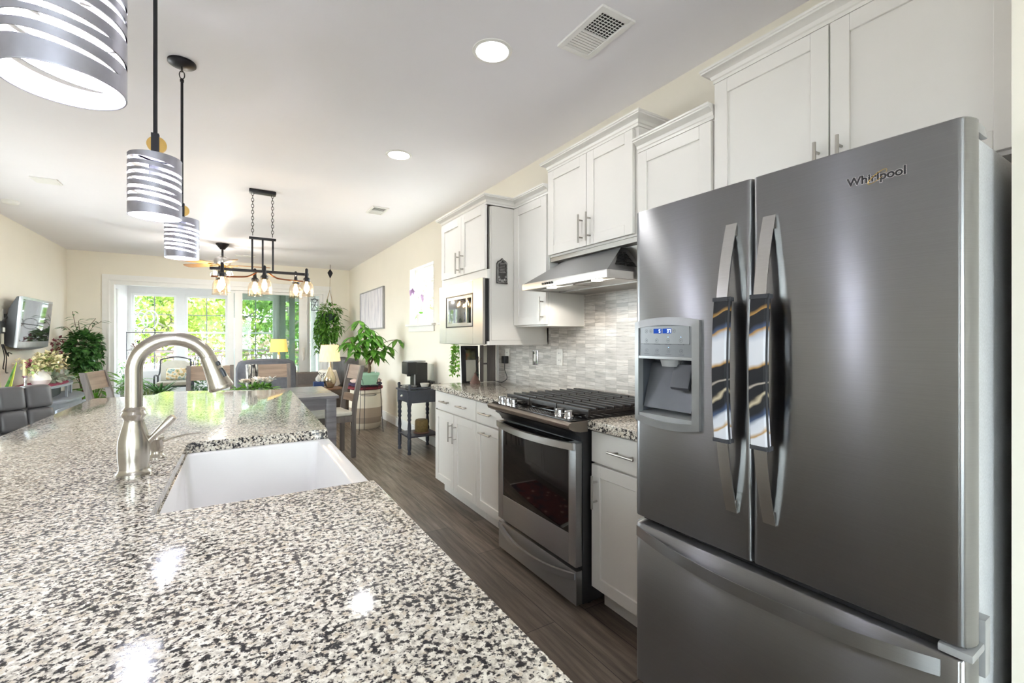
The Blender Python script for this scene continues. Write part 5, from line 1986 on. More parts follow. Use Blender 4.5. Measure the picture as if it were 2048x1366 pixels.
round_table('round brown end table carrying the nearer lamp and tissue box', 1.26, 7.9, 0.27, 0.50)
table_lamp('nearer lit table lamp with cream shade and gold teardrop base', 1.338, 7.86, 0.501, 1.197, 0.165, 0.135, 0.262,
           [(0.05, 0), (0.06, 0.01), (0.068, 0.03), (0.095, 0.09), (0.1, 0.13), (0.085, 0.19), (0.045, 0.27), (0.024, 0.34), (0.018, 0.40), (0.02, 0.44), (0.012, 0.45)], 'lamp_shade_lit', 1.5, None)
round_table('small round end table hidden behind the grey armchair', 0.72, 9.46, 0.2, 0.60)
table_lamp('farther table lamp with amber shade in front of the sliding glass', 0.715, 9.46, 0.601, 1.292, 0.155, 0.125, 0.235,
           [(0.05, 0), (0.06, 0.02), (0.065, 0.1), (0.05, 0.25), (0.03, 0.33), (0.035, 0.38), (0.022, 0.42), (0.012, 0.46)], 'lamp_shade_dim', 0.8, None)
tb = thing('tissue_box', 'blue patterned tissue box with a white tissue pulled up', 'tissue box', (1.165, 7.86, 0.501))
MB().box(1.09, 1.24, 7.80, 7.92, 0.501, 0.605, 0.003).build('box', 'tissue_blue', tb)
ti = MB()
for a in (0.2, 1.4, 2.7, 4.0, 5.2):
    ti.leaf((1.165, 7.86, 0.60), (0.35 * math.cos(a), 0.35 * math.sin(a), 1.0), (math.cos(a), math.sin(a), 0.1), 0.12, 0.085, 0.3, 0.25)
ti.build('tissue', 'paper_white', tb)

# ------------------------------------------------------------------ living room seating
ac = thing('armchair', 'big blue-grey velvet armchair with its back to the kitchen', 'armchair', (0.38, 7.4, 0))
ax0, ax1 = 0.02, 0.75
mb = MB()
rings = []
for y, ins in ((7.0, 0.02), (7.03, 0.0), (7.2, 0.0), (7.24, 0.02)):
    poly = []
    for k in range(25):
        u = -1 + 2 * k / 24
        x = (ax0 + ax1) / 2 + u * ((ax1 - ax0) / 2 - ins)
        z = 1.022 - ins - 0.035 * u * u - 0.09 * max(0, abs(u) - 0.86) ** 2 / 0.0196
        poly.append((x, y, z))
    poly += [(ax1 - ins, y, 0.10), (ax0 + ins, y, 0.10)]
    rings.append(mb.verts(poly))
mb.loft(rings)
mb.build('backrest', 'armchair_fabric', ac, angle=50)
MB().box(ax0 + 0.1, ax1 - 0.1, 7.24, 7.88, 0.30, 0.47, 0.05, 3).build('seat', 'armchair_fabric', ac)
MB().box(ax0 + 0.02, ax1 - 0.02, 7.2, 7.84, 0.1, 0.31, 0.01).build('frame', 'armchair_fabric', ac)
for x0 in (ax0, ax1 - 0.14):
    MB().box(x0, x0 + 0.14, 7.22, 7.88, 0.1, 0.62, 0.05, 3).build('armrest', 'armchair_fabric', ac)
for x in (ax0 + 0.06, ax1 - 0.06):
    for y in (7.06, 7.8):
        MB().cyl((x, y, 0), (x, y, 0.1), 0.022, n=10).build('foot', 'black_plastic', ac)

sf = thing('sofa', 'dark grey sofa in the far right corner by the glass', 'sofa', (1.5, 8.9, 0))
MB().box(1.0, 2.05, 8.22, 9.62, 0.08, 0.30, 0.02).build('frame', 'sofa_brown', sf)
MB().box(1.0, 1.86, 9.42, 9.64, 0.28, 0.655, 0.06, 3).build('armrest', 'sofa_brown', sf)
MB().box(1.02, 1.82, 8.26, 9.42, 0.28, 0.44, 0.05, 3).build('seat', 'sofa_brown', sf)
MB().box(1.82, 2.055, 8.22, 9.64, 0.28, 0.78, 0.05, 3).build('backrest', 'sofa_brown', sf)
for y0 in (8.28, 8.86):
    mb = MB()
    for k in range(5):
        yy = y0 + k * 0.112
        mb.box(1.66, 1.90, yy, yy + 0.118, 0.44, 0.94 - 0.02 * (k % 2), 0.045, 3)
    mb.build('back_cushion', 'sofa_fabric', sf, angle=60)
for x in (1.06, 1.98):
    for y in (8.3, 9.55):
        MB().cyl((x, y, 0), (x, y, 0.09), 0.025, n=10).build('foot', 'black_plastic', sf)
t = thing('throw_pillow', 'white furry throw pillow with black pattern on the grey sofa', 'pillow', (1.52, 8.52, 0.44))
R_ = Matrix.Translation((1.44, 8.50, 0.60)) @ Matrix.Rotation(math.radians(-60), 4, 'Z') @ Matrix.Rotation(math.radians(20), 4, 'X')
MB().box(-0.2, 0.2, -0.05, 0.05, -0.13, 0.16, 0.045, 3, mat=R_).build('cushion', 'white_fur', t)
mk = MB()
for a, b in ((-0.1, 0.05), (-0.02, 0.09), (0.06, 0.03), (0.11, 0.1), (-0.14, 0.1)):
    p = [R_ @ Vector((a + 0.03 * math.cos(q), -0.052, b + 0.03 * math.sin(q))) for q in (0, 1, 2, 3, 4)]
    mk.tube(p, 0.006, 5)
mk.build('pattern', 'black_plastic', t)

# woven basket with blankets
bk_ = thing('laundry_basket', 'tall woven basket in cream and taupe bands by the right wall', 'basket', (1.66, 6.82, 0))
MB().lathe((1.66, 6.82, 0), [(0.19, 0), (0.21, 0.02), (0.235, 0.2), (0.235, 0.38), (0.215, 0.56), (0.205, 0.56), (0.2, 0.4), (0.18, 0.03)], 40).build('basket_body', 'basket_weave', bk_)
for lab, z, r, m, nm in (('dark red folded blanket on top of the woven basket', 0.565, 0.25, 'red_blanket', 0), ('purple folded blanket on the red one in the basket', 0.612, 0.235, 'navy_blanket', 1), ('pale pink knit throw topmost on the basket pile', 0.66, 0.22, 'pink_blanket', 2)):
    mb = MB()
    rng = random.Random(30 + nm)
    rr_ = [[], [], [], []]
    for i in range(32):
        a = 2 * PI * i / 32
        k = 1 + 0.07 * math.sin(5 * a + nm) + rng.uniform(-0.03, 0.03)
        for q, (f, z_) in enumerate(((0.9, 0), (1.0, 0.012), (1.0, 0.03), (0.88, 0.044))):
            rr_[q].append(mb.bm.verts.new((1.66 + r * k * f * math.cos(a), 6.82 + r * k * f * math.sin(a), z + z_)))
    mb.loft(rr_)
    o = mb.build('blanket', m)
    tag(o, lab, 'blanket', 'blankets on the basket')

# ------------------------------------------------------------------ wire plant stand and money tree
px, py = 1.60, 6.40
ps = thing('plant_stand', 'thin black wire plant stand under the mint green pot', 'plant stand', (px, py, 0))
MB().torus((px, py, 0.654), 0.125, 0.005, n=32, m=6).torus((px, py, 0.52), 0.1, 0.004, n=32, m=6).build('ring', 'black_metal', ps)
MB().box(px - 0.12, px + 0.12, py - 0.005, py + 0.005, 0.653, 0.6655).box(px - 0.005, px + 0.005, py - 0.12, py + 0.12, 0.653, 0.6655).build('cross_bar', 'black_metal', ps)
for k in range(3):
    a = math.radians(215 + k * 120)
    c, s = math.cos(a), math.sin(a)
    MB().tube(spline([(px + 0.115 * c, py + 0.115 * s, 0.60), (px + 0.12 * c, py + 0.12 * s, 0.72), (px + 0.14 * c, py + 0.14 * s, 0.74), (px + 0.155 * c, py + 0.155 * s, 0.70), (px + 0.175 * c, py + 0.175 * s, 0.3), (px + 0.195 * c, py + 0.195 * s, 0.003)], 5), 0.0042, 6).build('leg', 'black_metal', ps)

mt = thing('potted_money_tree', 'leafy money tree in a square mint green pot on the wire stand', 'potted plant', (px, py, 0.666))
mb = MB()
rings = []
for hw, z in ((0.085, 0.668), (0.118, 0.80), (0.125, 0.80), (0.125, 0.832), (0.11, 0.832), (0.105, 0.79)):
    rings.append(mb.verts([(px + x, py + y, z) for x, y in rr(-hw, hw, -hw * 0.8, hw * 0.8, 0.012, 2)]))
mb.loft(rings)
mb.build('pot', 'mint_ceramic', mt)
MB().box(px - 0.1, px + 0.1, py - 0.08, py + 0.08, 0.792, 0.812).build('soil', 'soil', mt)
MB().prism([(px - 0.1, py - 0.08), (px + 0.1, py - 0.08), (px + 0.1, py + 0.08), (px - 0.1, py + 0.08)], 0.666, 0.672).build('saucer', 'mint_ceramic', mt)
MB().box(px + 0.075, px + 0.09, py - 0.03, py - 0.025, 0.81, 0.93).build('plant_tag', 'paper_white', mt)
rng = random.Random(21)
tr = MB()
tips = [(-0.10, -0.08, 0.55), (0.0, -0.1, 0.48), (0.1, 0.0, 0.52), (-0.2, -0.04, 0.38), (0.28, 0.02, 0.36), (-0.05, 0.04, 0.64), (0.06, 0.03, 0.30), (-0.13, 0.0, 0.72), (0.02, 0.02, 0.6), (0.40, -0.02, 0.46), (-0.28, 0.02, 0.42), (0.14, -0.03, 0.42), (-0.06, -0.05, 0.46), (-0.16, -0.02, 0.30), (0.12, 0.05, 0.24), (0.20, 0.0, 0.30), (-0.2, 0.05, 0.5), (0.05, -0.06, 0.32), (-0.02, 0.06, 0.38)]
tr.tube(spline([(px, py, 0.80), (px + 0.012, py, 0.90), (px - 0.005, py, 1.0), (px - 0.02, py, 1.1), (px - 0.06, py, 1.3)], 5), [0.021] * 6 + [0.017] * 6 + [0.012] * 9, 10)
tr.tube(spline([(px, py, 0.92), (px + 0.04, py, 0.98), (px + 0.06, py, 1.06)], 5), 0.012, 8)
lv_ = MB()
for i, (x, y, z) in enumerate(tips):
    base = Vector((px + (0.05 if x > 0 else -0.03), py, 1.0 + min(0.25, z * 0.25)))
    tip = Vector((px + x, py + y, 0.83 + z))
    mid = (base + tip) / 2 + Vector((0, 0, 0.05))
    tr.tube(spline([base, mid, tip], 5), 0.0042, 6)
    n = 6
    for k in range(n):
        a = 2 * PI * k / n + i
        d = Vector((math.cos(a), math.sin(a), -0.30 - 0.25 * rng.random()))
        lv_.leaf(tip, d, (0, 0, 1), rng.uniform(0.16, 0.25), rng.uniform(0.065, 0.1), 0.3, 0.12)
tr.build('trunk', 'bark', mt)
lv_.keep(0, hi=WR - 0.012).build('leaves', 'leaf_green', mt, angle=70)

# ------------------------------------------------------------------ hanging plant in the far right corner
hx, hy = 1.57, 9.3
hp = thing('hanging_plant', 'trailing green plant hung from the ceiling beside the glass door', 'hanging plant', (hx, hy, 1.0))
MB().tube([(hx + 0.03, 9.36, HC), (hx + 0.03, 9.36, 2.62)], 0.004, 6).prism([(hx + 0.03, 2.66), (hx + 0.08, 2.58), (hx + 0.03, 2.47), (hx - 0.02, 2.58)], 9.355, 9.365, 'y').build('hook', 'black_metal', hp)
mb = MB()
for k in range(4):
    a = k * PI / 2 + 0.5
    mb.tube([(hx + 0.03, 9.36, 2.5), (hx + 0.02, 9.34, 2.25), (hx + 0.14 * math.cos(a), hy + 0.14 * math.sin(a), 1.78)], 0.004, 5)
mb.build('cord', 'wicker', hp)
MB().lathe((hx, hy, 1.62), [(0.09, 0), (0.12, 0.05), (0.14, 0.15), (0.125, 0.155), (0.11, 0.1)], 22).build('pot', 'pottery_green', hp)
rng = random.Random(8)
lv_ = MB()
vn = MB()
lv_.cloud((hx, hy, 1.82), (0.22, 0.2, 0.17), 300, 0.085, 0.042, rng, 0.5, 0.2, 0.6)
lv_.cloud((hx, hy, 1.5), (0.25, 0.2, 0.25), 380, 0.085, 0.042, rng, 0.7, 0.3, 0.5)
for k in range(22):
    a = rng.uniform(0, 2 * PI)
    r = rng.uniform(0.1, 0.24)
    ln_ = rng.uniform(0.35, 0.72)
    x0, y0 = hx + r * math.cos(a) * 0.9, hy + r * math.sin(a) * 0.9
    pts_ = [(x0, y0, 1.72), (x0 + 0.04 * math.cos(a), y0 + 0.04 * math.sin(a), 1.72 - ln_ * 0.5), (x0 + 0.02 * math.cos(a + 1), y0 + 0.02, 1.72 - ln_)]
    sp_ = spline(pts_, 6)
    vn.tube(sp_, 0.0022, 4)
    for p in sp_:
        for q in range(2):
            lv_.leaf(p, (rng.uniform(-1, 1), rng.uniform(-1, 1), -0.4), (0, 0, 1), rng.uniform(0.06, 0.1), rng.uniform(0.032, 0.05), 0.3)
for dx, dz in ((0.22, 0.12), (0.26, -0.02), (0.24, -0.1)):
    sp_ = spline([(hx + 0.1, hy, 1.8), (hx + dx * 0.7, hy, 1.85 + dz * 0.5), (hx + dx, hy - 0.02, 1.78 + dz)], 5)
    vn.tube(sp_, 0.0022, 4)
    lv_.leaf(sp_[-1], (1, -0.1, -0.2), (0, 0, 1), 0.14, 0.05, 0.2)
vn.build('vines', 'leaf_dark', hp)
lv_.build('leaves', 'leaf_green', hp, smooth=False)

# ------------------------------------------------------------------ wall picture, orchid, vine
t = thing('wall_painting', 'pale grey birch-like abstract painting on the right wall', 'painting', (WR, 8.08, 1.47))
y0, y1, z0, z1 = 7.30, 8.86, 1.465, 2.155
MB().box(WR - 0.035, WR - 0.002, y0, y0 + 0.02, z0, z1, 0.002).box(WR - 0.035, WR - 0.002, y1 - 0.02, y1, z0, z1, 0.002).box(WR - 0.035, WR - 0.002, y0 + 0.02, y1 - 0.02, z0, z0 + 0.02, 0.002).box(WR - 0.035, WR - 0.002, y0 + 0.02, y1 - 0.02, z1 - 0.02, z1, 0.002).build('frame', 'grey_plastic', t)
MB().box(WR - 0.026, WR - 0.006, y0 + 0.02, y1 - 0.02, z0 + 0.02, z1 - 0.02).build('canvas', 'birch_painting', t)
oc = thing('potted_orchid', 'purple orchid in a white pot on the window sill', 'potted plant', (2.085, 5.66, 1.494))
ox, oy, oz = 2.085, 5.66, 1.494
MB().lathe((ox, oy, oz), [(0.045, 0), (0.06, 0.11), (0.064, 0.115), (0.064, 0.13), (0.054, 0.13), (0.05, 0.1)], 22).build('pot', 'white_ceramic', oc)
MB().lathe((ox, oy, oz + 0.1), [(0.05, 0), (0.05, 0.008)], 16).build('soil', 'soil', oc)
mb = MB()
for a, l_, u in ((1.6, 0.2, 0.25), (-1.4, 0.22, 0.2), (0.6, 0.15, 0.5), (-2.4, 0.18, 0.5), (3.0, 0.12, 0.8)):
    mb.leaf((ox, oy, oz + 0.115), (0.35 * math.cos(a), math.sin(a), u), (0, 0, 1), l_, 0.06, 0.5)
mb.build('leaves', 'leaf_green', oc)
st = MB()
s1 = spline([(ox, oy, oz + 0.11), (ox - 0.01, oy + 0.04, oz + 0.3), (ox - 0.02, oy + 0.13, oz + 0.43), (ox - 0.03, oy + 0.26, oz + 0.42)], 6)
s2 = spline([(ox, oy, oz + 0.11), (ox - 0.01, oy - 0.05, oz + 0.25), (ox - 0.02, oy - 0.14, oz + 0.36), (ox - 0.03, oy - 0.22, oz + 0.30)], 6)
st.tube(s1, 0.003, 6).tube(s2, 0.003, 6).tube([(ox, oy + 0.03, oz + 0.1), (ox, oy + 0.1, oz + 0.55)], 0.002, 5)
st.build('stems', 'leaf_olive', oc)
fl = MB()
rng = random.Random(4)
for p in s1[-6:] + s2[-5:]:
    c = Vector(p) + Vector((-0.02, rng.uniform(-0.015, 0.015), rng.uniform(-0.02, 0.02)))
    for k in range(5):
        a = k * 2 * PI / 5 + rng.random()
        fl.leaf(c, (-0.25, math.cos(a), math.sin(a)), (-1, 0, 0), 0.045, 0.042, 0.1, 0.1)
fl.build('blossoms', 'orchid_purple', oc, smooth=False)
vp = thing('trailing_plant', 'trailing vine hanging below the second window sill behind the cabinets', 'potted plant', (2.09, 4.34, 1.494))
MB().lathe((2.09, 4.34, 1.494), [(0.04, 0), (0.055, 0.09), (0.045, 0.09), (0.04, 0.06)], 20).build('pot', 'white_ceramic', vp)
rng = random.Random(9)
vn, lv_ = MB(), MB()
for k in range(9):
    dy = rng.uniform(-0.09, 0.09)
    zb = rng.uniform(0.88, 1.05)
    sp_ = spline([(2.08, 4.34, 1.56), (2.0, 4.34 + dy * 0.5, 1.57), (1.985, 4.34 + dy, 1.3), (1.98 + rng.uniform(-0.03, 0.03), 4.34 + dy * 1.3, zb)], 8)
    vn.tube(sp_, 0.0018, 4)
    for p in sp_[5:]:
        for q in range(3):
            lv_.leaf(p, (rng.uniform(-1, 0.3), rng.uniform(-1, 1), -0.3), (0, 0, 1), rng.uniform(0.03, 0.045), rng.uniform(0.022, 0.032), 0.3)
vn.build('vines', 'leaf_olive', vp)
lv_.build('leaves', 'leaf_bright', vp, smooth=False)

# ------------------------------------------------------------------ things on the worktop left end
t = thing('picture_frame', 'black framed picture leaning at the far end of the worktop', 'picture frame', (1.82, 3.6, 0.9145))
R_ = Matrix.Translation((0, 3.60, 0.9145)) @ Matrix.Rotation(math.radians(-4), 4, 'X')
MB().box(1.70, 1.745, 0, 0.02, 0, 0.325, 0.002, mat=R_).box(1.845, 1.87, 0, 0.02, 0, 0.325, 0.002, mat=R_).box(1.745, 1.845, 0, 0.02, 0.30, 0.325, mat=R_).box(1.745, 1.845, 0, 0.02, 0, 0.012, mat=R_).build('frame', 'black_plastic', t)
MB().box(1.745, 1.845, 0.006, 0.016, 0.2, 0.30, mat=R_).build('picture', 'picture_art', t)
MB().box(1.745, 1.845, 0.006, 0.016, 0.012, 0.2, mat=R_).build('mat_board', 'beige_cushion', t)
MB().box(1.697, 1.70, 0, 0.02, 0, 0.325, mat=R_).build('edge_strip', 'white_trim', t)
t = thing('wooden_board', 'dark narrow framed board standing against the wall beside the picture', 'board', (1.96, 3.6, 0.9145))
MB().box(1.885, 1.915, 3.60, 3.618, 0.9145, 1.245, 0.002).box(1.955, 2.04, 3.60, 3.618, 0.9145, 1.245, 0.002).box(1.915, 1.955, 3.60, 3.618, 1.07, 1.085).build('frame', 'chair_wood', t)
MB().box(1.915, 1.955, 3.607, 3.614, 0.9145, 1.24).build('panel', 'beige_cushion', t)
pv = thing('bud_vase', 'small conical pottery vase with a bare twig on the worktop', 'vase', (1.80, 3.52, 0.914))
vx, vy = 1.80, 3.54
MB().lathe((vx, vy, 0.914), [(0.045, 0), (0.047, 0.006), (0.03, 0.04), (0.011, 0.07), (0.008, 0.085), (0.011, 0.09)], 22).build('body', 'pottery_brown', pv)
MB().tube(arc((vx + 0.012, vy, 0.985), 0.022, -60, 120, 8), 0.004, 6).build('handle', 'pottery_green', pv)
tw_ = MB()
tw_.tube(spline([(vx, vy, 0.98), (vx + 0.012, vy, 1.04), (vx + 0.035, vy, 1.10), (vx + 0.04, vy, 1.13)], 5), 0.002, 5)
for dx, dz in ((-0.02, 0.05), (0.02, 0.06), (-0.005, 0.07)):
    tw_.tube([(vx + 0.03, vy, 1.09), (vx + 0.035 + dx, vy - 0.005, 1.07 + dz)], 0.0014, 4)
    tw_.ball((vx + 0.035 + dx, vy - 0.005, 1.07 + dz), 0.005, 7, 5)
tw_.build('twig', 'bark', pv)

# ------------------------------------------------------------------ coffee cart
cx0, cx1, cy0, cy1, ct = 1.655, 2.045, 4.90, 5.29, 0.722
cc = thing('coffee_cart', 'dark blue-grey painted wooden cart with turned legs', 'cart', (1.85, 5.1, 0))
MB().box(cx0 - 0.015, cx1 + 0.01, cy0 - 0.015, cy1 + 0.015, ct - 0.018, ct, 0.004).build('tabletop', 'cart_paint', cc)
MB().box(cx0 + 0.02, cx1 - 0.02, cy0 + 0.005, cy0 + 0.022, 0.575, ct - 0.018).box(cx0 + 0.02, cx1 - 0.02, cy1 - 0.022, cy1 - 0.005, 0.575, ct - 0.018).box(cx1 - 0.022, cx1 - 0.005, cy0 + 0.02, cy1 - 0.02, 0.575, ct - 0.018).build('apron', 'cart_paint', cc)
dw = MB().box(cx0 + 0.002, cx0 + 0.02, cy0 + 0.03, cy1 - 0.03, 0.583, ct - 0.024, 0.003).build('drawer', 'cart_paint', cc)
MB().ball((cx0 - 0.01, (cy0 + cy1) / 2, 0.645), 0.014, 12, 8).build('knob', 'white_ceramic', dw)
turn = [(0.021, 0), (0.021, 0.02), (0.015, 0.035), (0.022, 0.06), (0.022, 0.16), (0.016, 0.175), (0.024, 0.19), (0.024, 0.23), (0.016, 0.245), (0.022, 0.29), (0.018, 0.34), (0.014, 0.37), (0.023, 0.39), (0.016, 0.41), (0.024, 0.44), (0.016, 0.47), (0.023, 0.49), (0.019, 0.52), (0.023, 0.55), (0.024, 0.56)]
for x in (cx0 + 0.022, cx1 - 0.022):
    for y in (cy0 + 0.022, cy1 - 0.022):
        lg = MB().lathe((x, y, 0), turn, 14)
        lg.box(x - 0.022, x + 0.022, y - 0.022, y + 0.022, 0.555, ct - 0.018, 0.002)
        lg.build('leg', 'cart_paint', cc)
MB().box(cx0 + 0.01, cx1 - 0.01, cy0 + 0.01, cy1 - 0.01, 0.185, 0.203, 0.003).build('shelf', 'cart_paint', cc)
for y in (cy0 + 0.005, cy1 - 0.005):
    gl = MB()
    gl.lathe((cx0 + 0.02, y, ct), [(0.016, 0), (0.013, 0.02), (0.019, 0.045), (0.012, 0.065)], 12)
    gl.box(cx0 + 0.03, cx1, y - 0.006, y + 0.006, ct + 0.012, ct + 0.03, 0.003)
    gl.lathe((cx1 - 0.01, y, ct), [(0.016, 0), (0.013, 0.02), (0.019, 0.045), (0.012, 0.065)], 12)
    gl.build('gallery_rail', 'cart_paint', cc)
cmk = thing('coffee_maker', 'black pod coffee maker with clear water tank on the cart', 'coffee maker', (1.84, 5.18, ct))
kx0, kx1, ky0, ky1 = 1.70, 2.0, 5.06, 5.27
MB().box(1.80, 1.95, ky0 + 0.01, ky1 - 0.01, ct + 0.001, 1.02, 0.012, 3).build('body', 'black_plastic', cmk)
MB().box(kx0, 1.82, ky0, ky1, 0.885, 1.03, 0.018, 3).build('brew_head', 'black_plastic', cmk)
MB().box(kx0 + 0.01, 1.93, ky0 + 0.02, ky1 - 0.02, 1.03, 1.042, 0.005).build('lid', 'grey_plastic', cmk)
MB().box(kx0, 1.81, ky0 + 0.01, ky1 - 0.01, ct + 0.001, ct + 0.03, 0.006).build('drip_tray', 'grey_plastic', cmk)
MB().box(1.952, 2.03, ky0 + 0.01, ky1 - 0.01, 0.80, 1.0, 0.008).build('water_tank', 'clear_glass', cmk)
MB().box(1.95, 2.032, ky0 + 0.01, ky1 - 0.01, ct + 0.001, 0.80, 0.006).build('tank_base', 'black_plastic', cmk)
MB().cyl((1.755, 5.165, 0.86), (1.755, 5.165, 0.887), 0.025, n=14).build('spout', 'black_plastic', cmk)
MB().box(1.785, 1.80, ky0 + 0.005, ky0 + 0.02, ct + 0.03, 0.885, 0.003).build('side_post', 'grey_plastic', cmk)
ty = thing('pod_tray', 'shallow clear tray of coffee pods at the cart front', 'tray', (1.72, 5.0, ct))
MB().box(1.665, 1.79, 4.94, 5.04, ct + 0.001, ct + 0.005).box(1.665, 1.67, 4.94, 5.04, ct + 0.005, ct + 0.05).box(1.785, 1.79, 4.94, 5.04, ct + 0.005, ct + 0.05).box(1.67, 1.785, 4.94, 4.944, ct + 0.005, ct + 0.05).box(1.67, 1.785, 5.036, 5.04, ct + 0.005, ct + 0.05).build('tray', 'clear_glass', ty)
pd = MB()
for i in range(2):
    for j in range(2):
        pd.lathe((1.70 + i * 0.055, 4.967 + j * 0.047, ct + 0.006), [(0.016, 0), (0.022, 0.036), (0.0, 0.037)], 12)
pd.build('pods', 'grey_plastic', ty)
bw = thing('sugar_bowl', 'small white bowl on the coffee cart beside the machine', 'bowl', (1.88, 4.98, ct))
MB().lathe((1.88, 4.98, ct + 0.001), [(0.025, 0), (0.03, 0.004), (0.05, 0.05), (0.054, 0.065), (0.05, 0.065), (0.03, 0.02)], 24).build('bowl', 'white_ceramic', bw)
jr = thing('glass_jar', 'small clear glass jar with dark lid on the coffee cart', 'jar', (1.97, 4.97, ct))
MB().lathe((1.97, 4.97, ct + 0.001), [(0.03, 0), (0.034, 0.01), (0.034, 0.06), (0.026, 0.07)], 20).build('jar', 'clear_glass', jr)
MB().lathe((1.97, 4.97, ct + 0.071), [(0.029, 0), (0.029, 0.014), (0.0, 0.016)], 18).build('lid', 'black_plastic', jr)
am = thing('candle_jar', 'olive brown textured candle cylinder on the cart lower shelf', 'candle', (1.87, 5.06, 0.204))
MB().lathe((1.87, 5.06, 0.218), [(0.07, 0), (0.076, 0.01), (0.076, 0.12), (0.068, 0.14), (0.05, 0.146), (0.0, 0.146)], 28).build('cylinder', 'amber_lamp_shell', am)
MB().lathe((1.87, 5.06, 0.204), [(0.09, 0), (0.095, 0.006), (0.09, 0.014), (0.0, 0.014)], 28).build('saucer', 'pottery_brown', am)
cb = thing('power_cable', 'black cable hanging behind the coffee cart', 'cable', (2.07, 5.0, 0.4))
MB().tube(spline([(2.07, 5.1, 0.74), (2.068, 5.0, 0.6), (2.066, 4.85, 0.43), (2.066, 4.7, 0.38), (2.07, 4.58, 0.38)], 7), 0.004, 6).box(2.045, 2.078, 4.55, 4.62, 0.36, 0.41, 0.006).build('cable', 'cable_black', cb)

# ------------------------------------------------------------------ television corner on the left wall
tv = thing('television', 'flat television tilted down on a wall bracket, mirroring bright windows', 'television', (-2.15, 8.08, 1.5))
R_ = Matrix.Translation((-2.165, 8.06, 1.50)) @ Matrix.Rotation(math.radians(4.5), 4, 'Y')
W2, H2 = 0.52, 0.305
MB().box(0.0, 0.03, -W2, W2, -H2, H2, 0.004, mat=R_).build('bezel', 'tv_bezel', tv)
MB().box(0.0285, 0.0315, -W2 + 0.03, W2 - 0.03, -H2 + 0.075, H2 - 0.03, mat=R_).build('screen', 'tv_screen', tv)
mb = MB().prism([(-0.07, -H2 + 0.02), (-0.09, -0.12), (-0.075, 0.15), (-0.02, H2 - 0.01), (0.0, H2 - 0.002), (0.0, -H2 + 0.002), (-0.03, -H2)], -W2 + 0.004, W2 - 0.004, 'y')
for v in mb.bm.verts:
    v.co = R_ @ v.co
mb.build('back_shell', 'tv_back', tv)
sp = MB()
rings = []
for i in range(21):
    u = -1 + i / 10
    hh = 0.03 * (1 - u * u) + 0.004
    y = u * (W2 - 0.02)
    rings.append(sp.verts([R_ @ Vector(q) for q in ((0.0, y, -H2 - hh), (0.022, y, -H2 - hh * 0.8), (0.022, y, -H2 + 0.004), (0.0, y, -H2 + 0.004))]))
sp.loft(rings)
sp.build('speaker_lip', 'tv_back', tv)
MB().box(WL + 0.001, WL + 0.03, 7.95, 8.2, 1.4, 1.62, 0.004).box(WL + 0.02, -2.19, 8.03, 8.13, 1.46, 1.56, 0.004).build('wall_bracket', 'black_metal', tv)
ro = thing('cable_box', 'black cable box with dangling wires on the wall left of the television', 'cable box', (-2.26, 7.42, 1.3))
MB().box(WL + 0.001, WL + 0.05, 7.29, 7.49, 1.24, 1.50, 0.01, 3).build('case', 'black_plastic', ro)
MB().box(WL + 0.05, WL + 0.053, 7.42, 7.48, 1.38, 1.43).build('sticker', 'paper_white', ro)
MB().box(WL + 0.05, WL + 0.07, 7.36, 7.39, 1.24, 1.36, 0.004).build('remote', 'beige_cushion', ro)
mb = MB()
for k, (dy, zb) in enumerate(((0.0, 0.95), (0.05, 0.90), (0.1, 1.12))):
    mb.tube(spline([(WL + 0.04, 7.42 + dy * 0.4, 1.25), (WL + 0.05, 7.47 + dy, 1.1), (WL + 0.03, 7.5 + dy * 1.4, zb + 0.02), (WL + 0.03, 7.52 + dy * 2.2, zb)], 7), 0.005, 6)
mb.tube(spline([(WL + 0.03, 7.45, 1.49), (WL + 0.05, 7.55, 1.56), (WL + 0.03, 7.62, 1.60)], 6), 0.006, 6)
mb.build('wires', 'cable_black', ro)
wo = thing('wall_outlet', 'white wall outlet above the black cable box', 'outlet', (WL, 7.62, 1.55))
MB().box(WL, WL + 0.006, 7.58, 7.66, 1.53, 1.65, 0.002).build('plate', 'outlet_white', wo)
MB().box(WL + 0.006, WL + 0.03, 7.60, 7.64, 1.55, 1.59, 0.003).build('plug', 'black_plastic', wo)

tc = thing('media_console', 'grey curved-front media console under the television', 'console', (-2.05, 8.05, 0))
CY0, CY1, CM = 7.05, 9.05, 8.05


def curve_front(x_end, x_mid, n=24, y0=CY0, y1=CY1):
    out = []
    for i in range(n + 1):
        u = -1 + 2 * i / n
        out.append((x_end + (x_mid - x_end) * (1 - u * u), y0 + (y1 - y0) * i / n))
    return out


def slab(x_end, x_mid, z0, z1, y0=CY0, y1=CY1, inset=0.0):
    p = curve_front(x_end - inset, x_mid - inset, 24, y0, y1)
    return MB().prism(p + [(WL + 0.01, y1), (WL + 0.01, y0)], z0, z1)


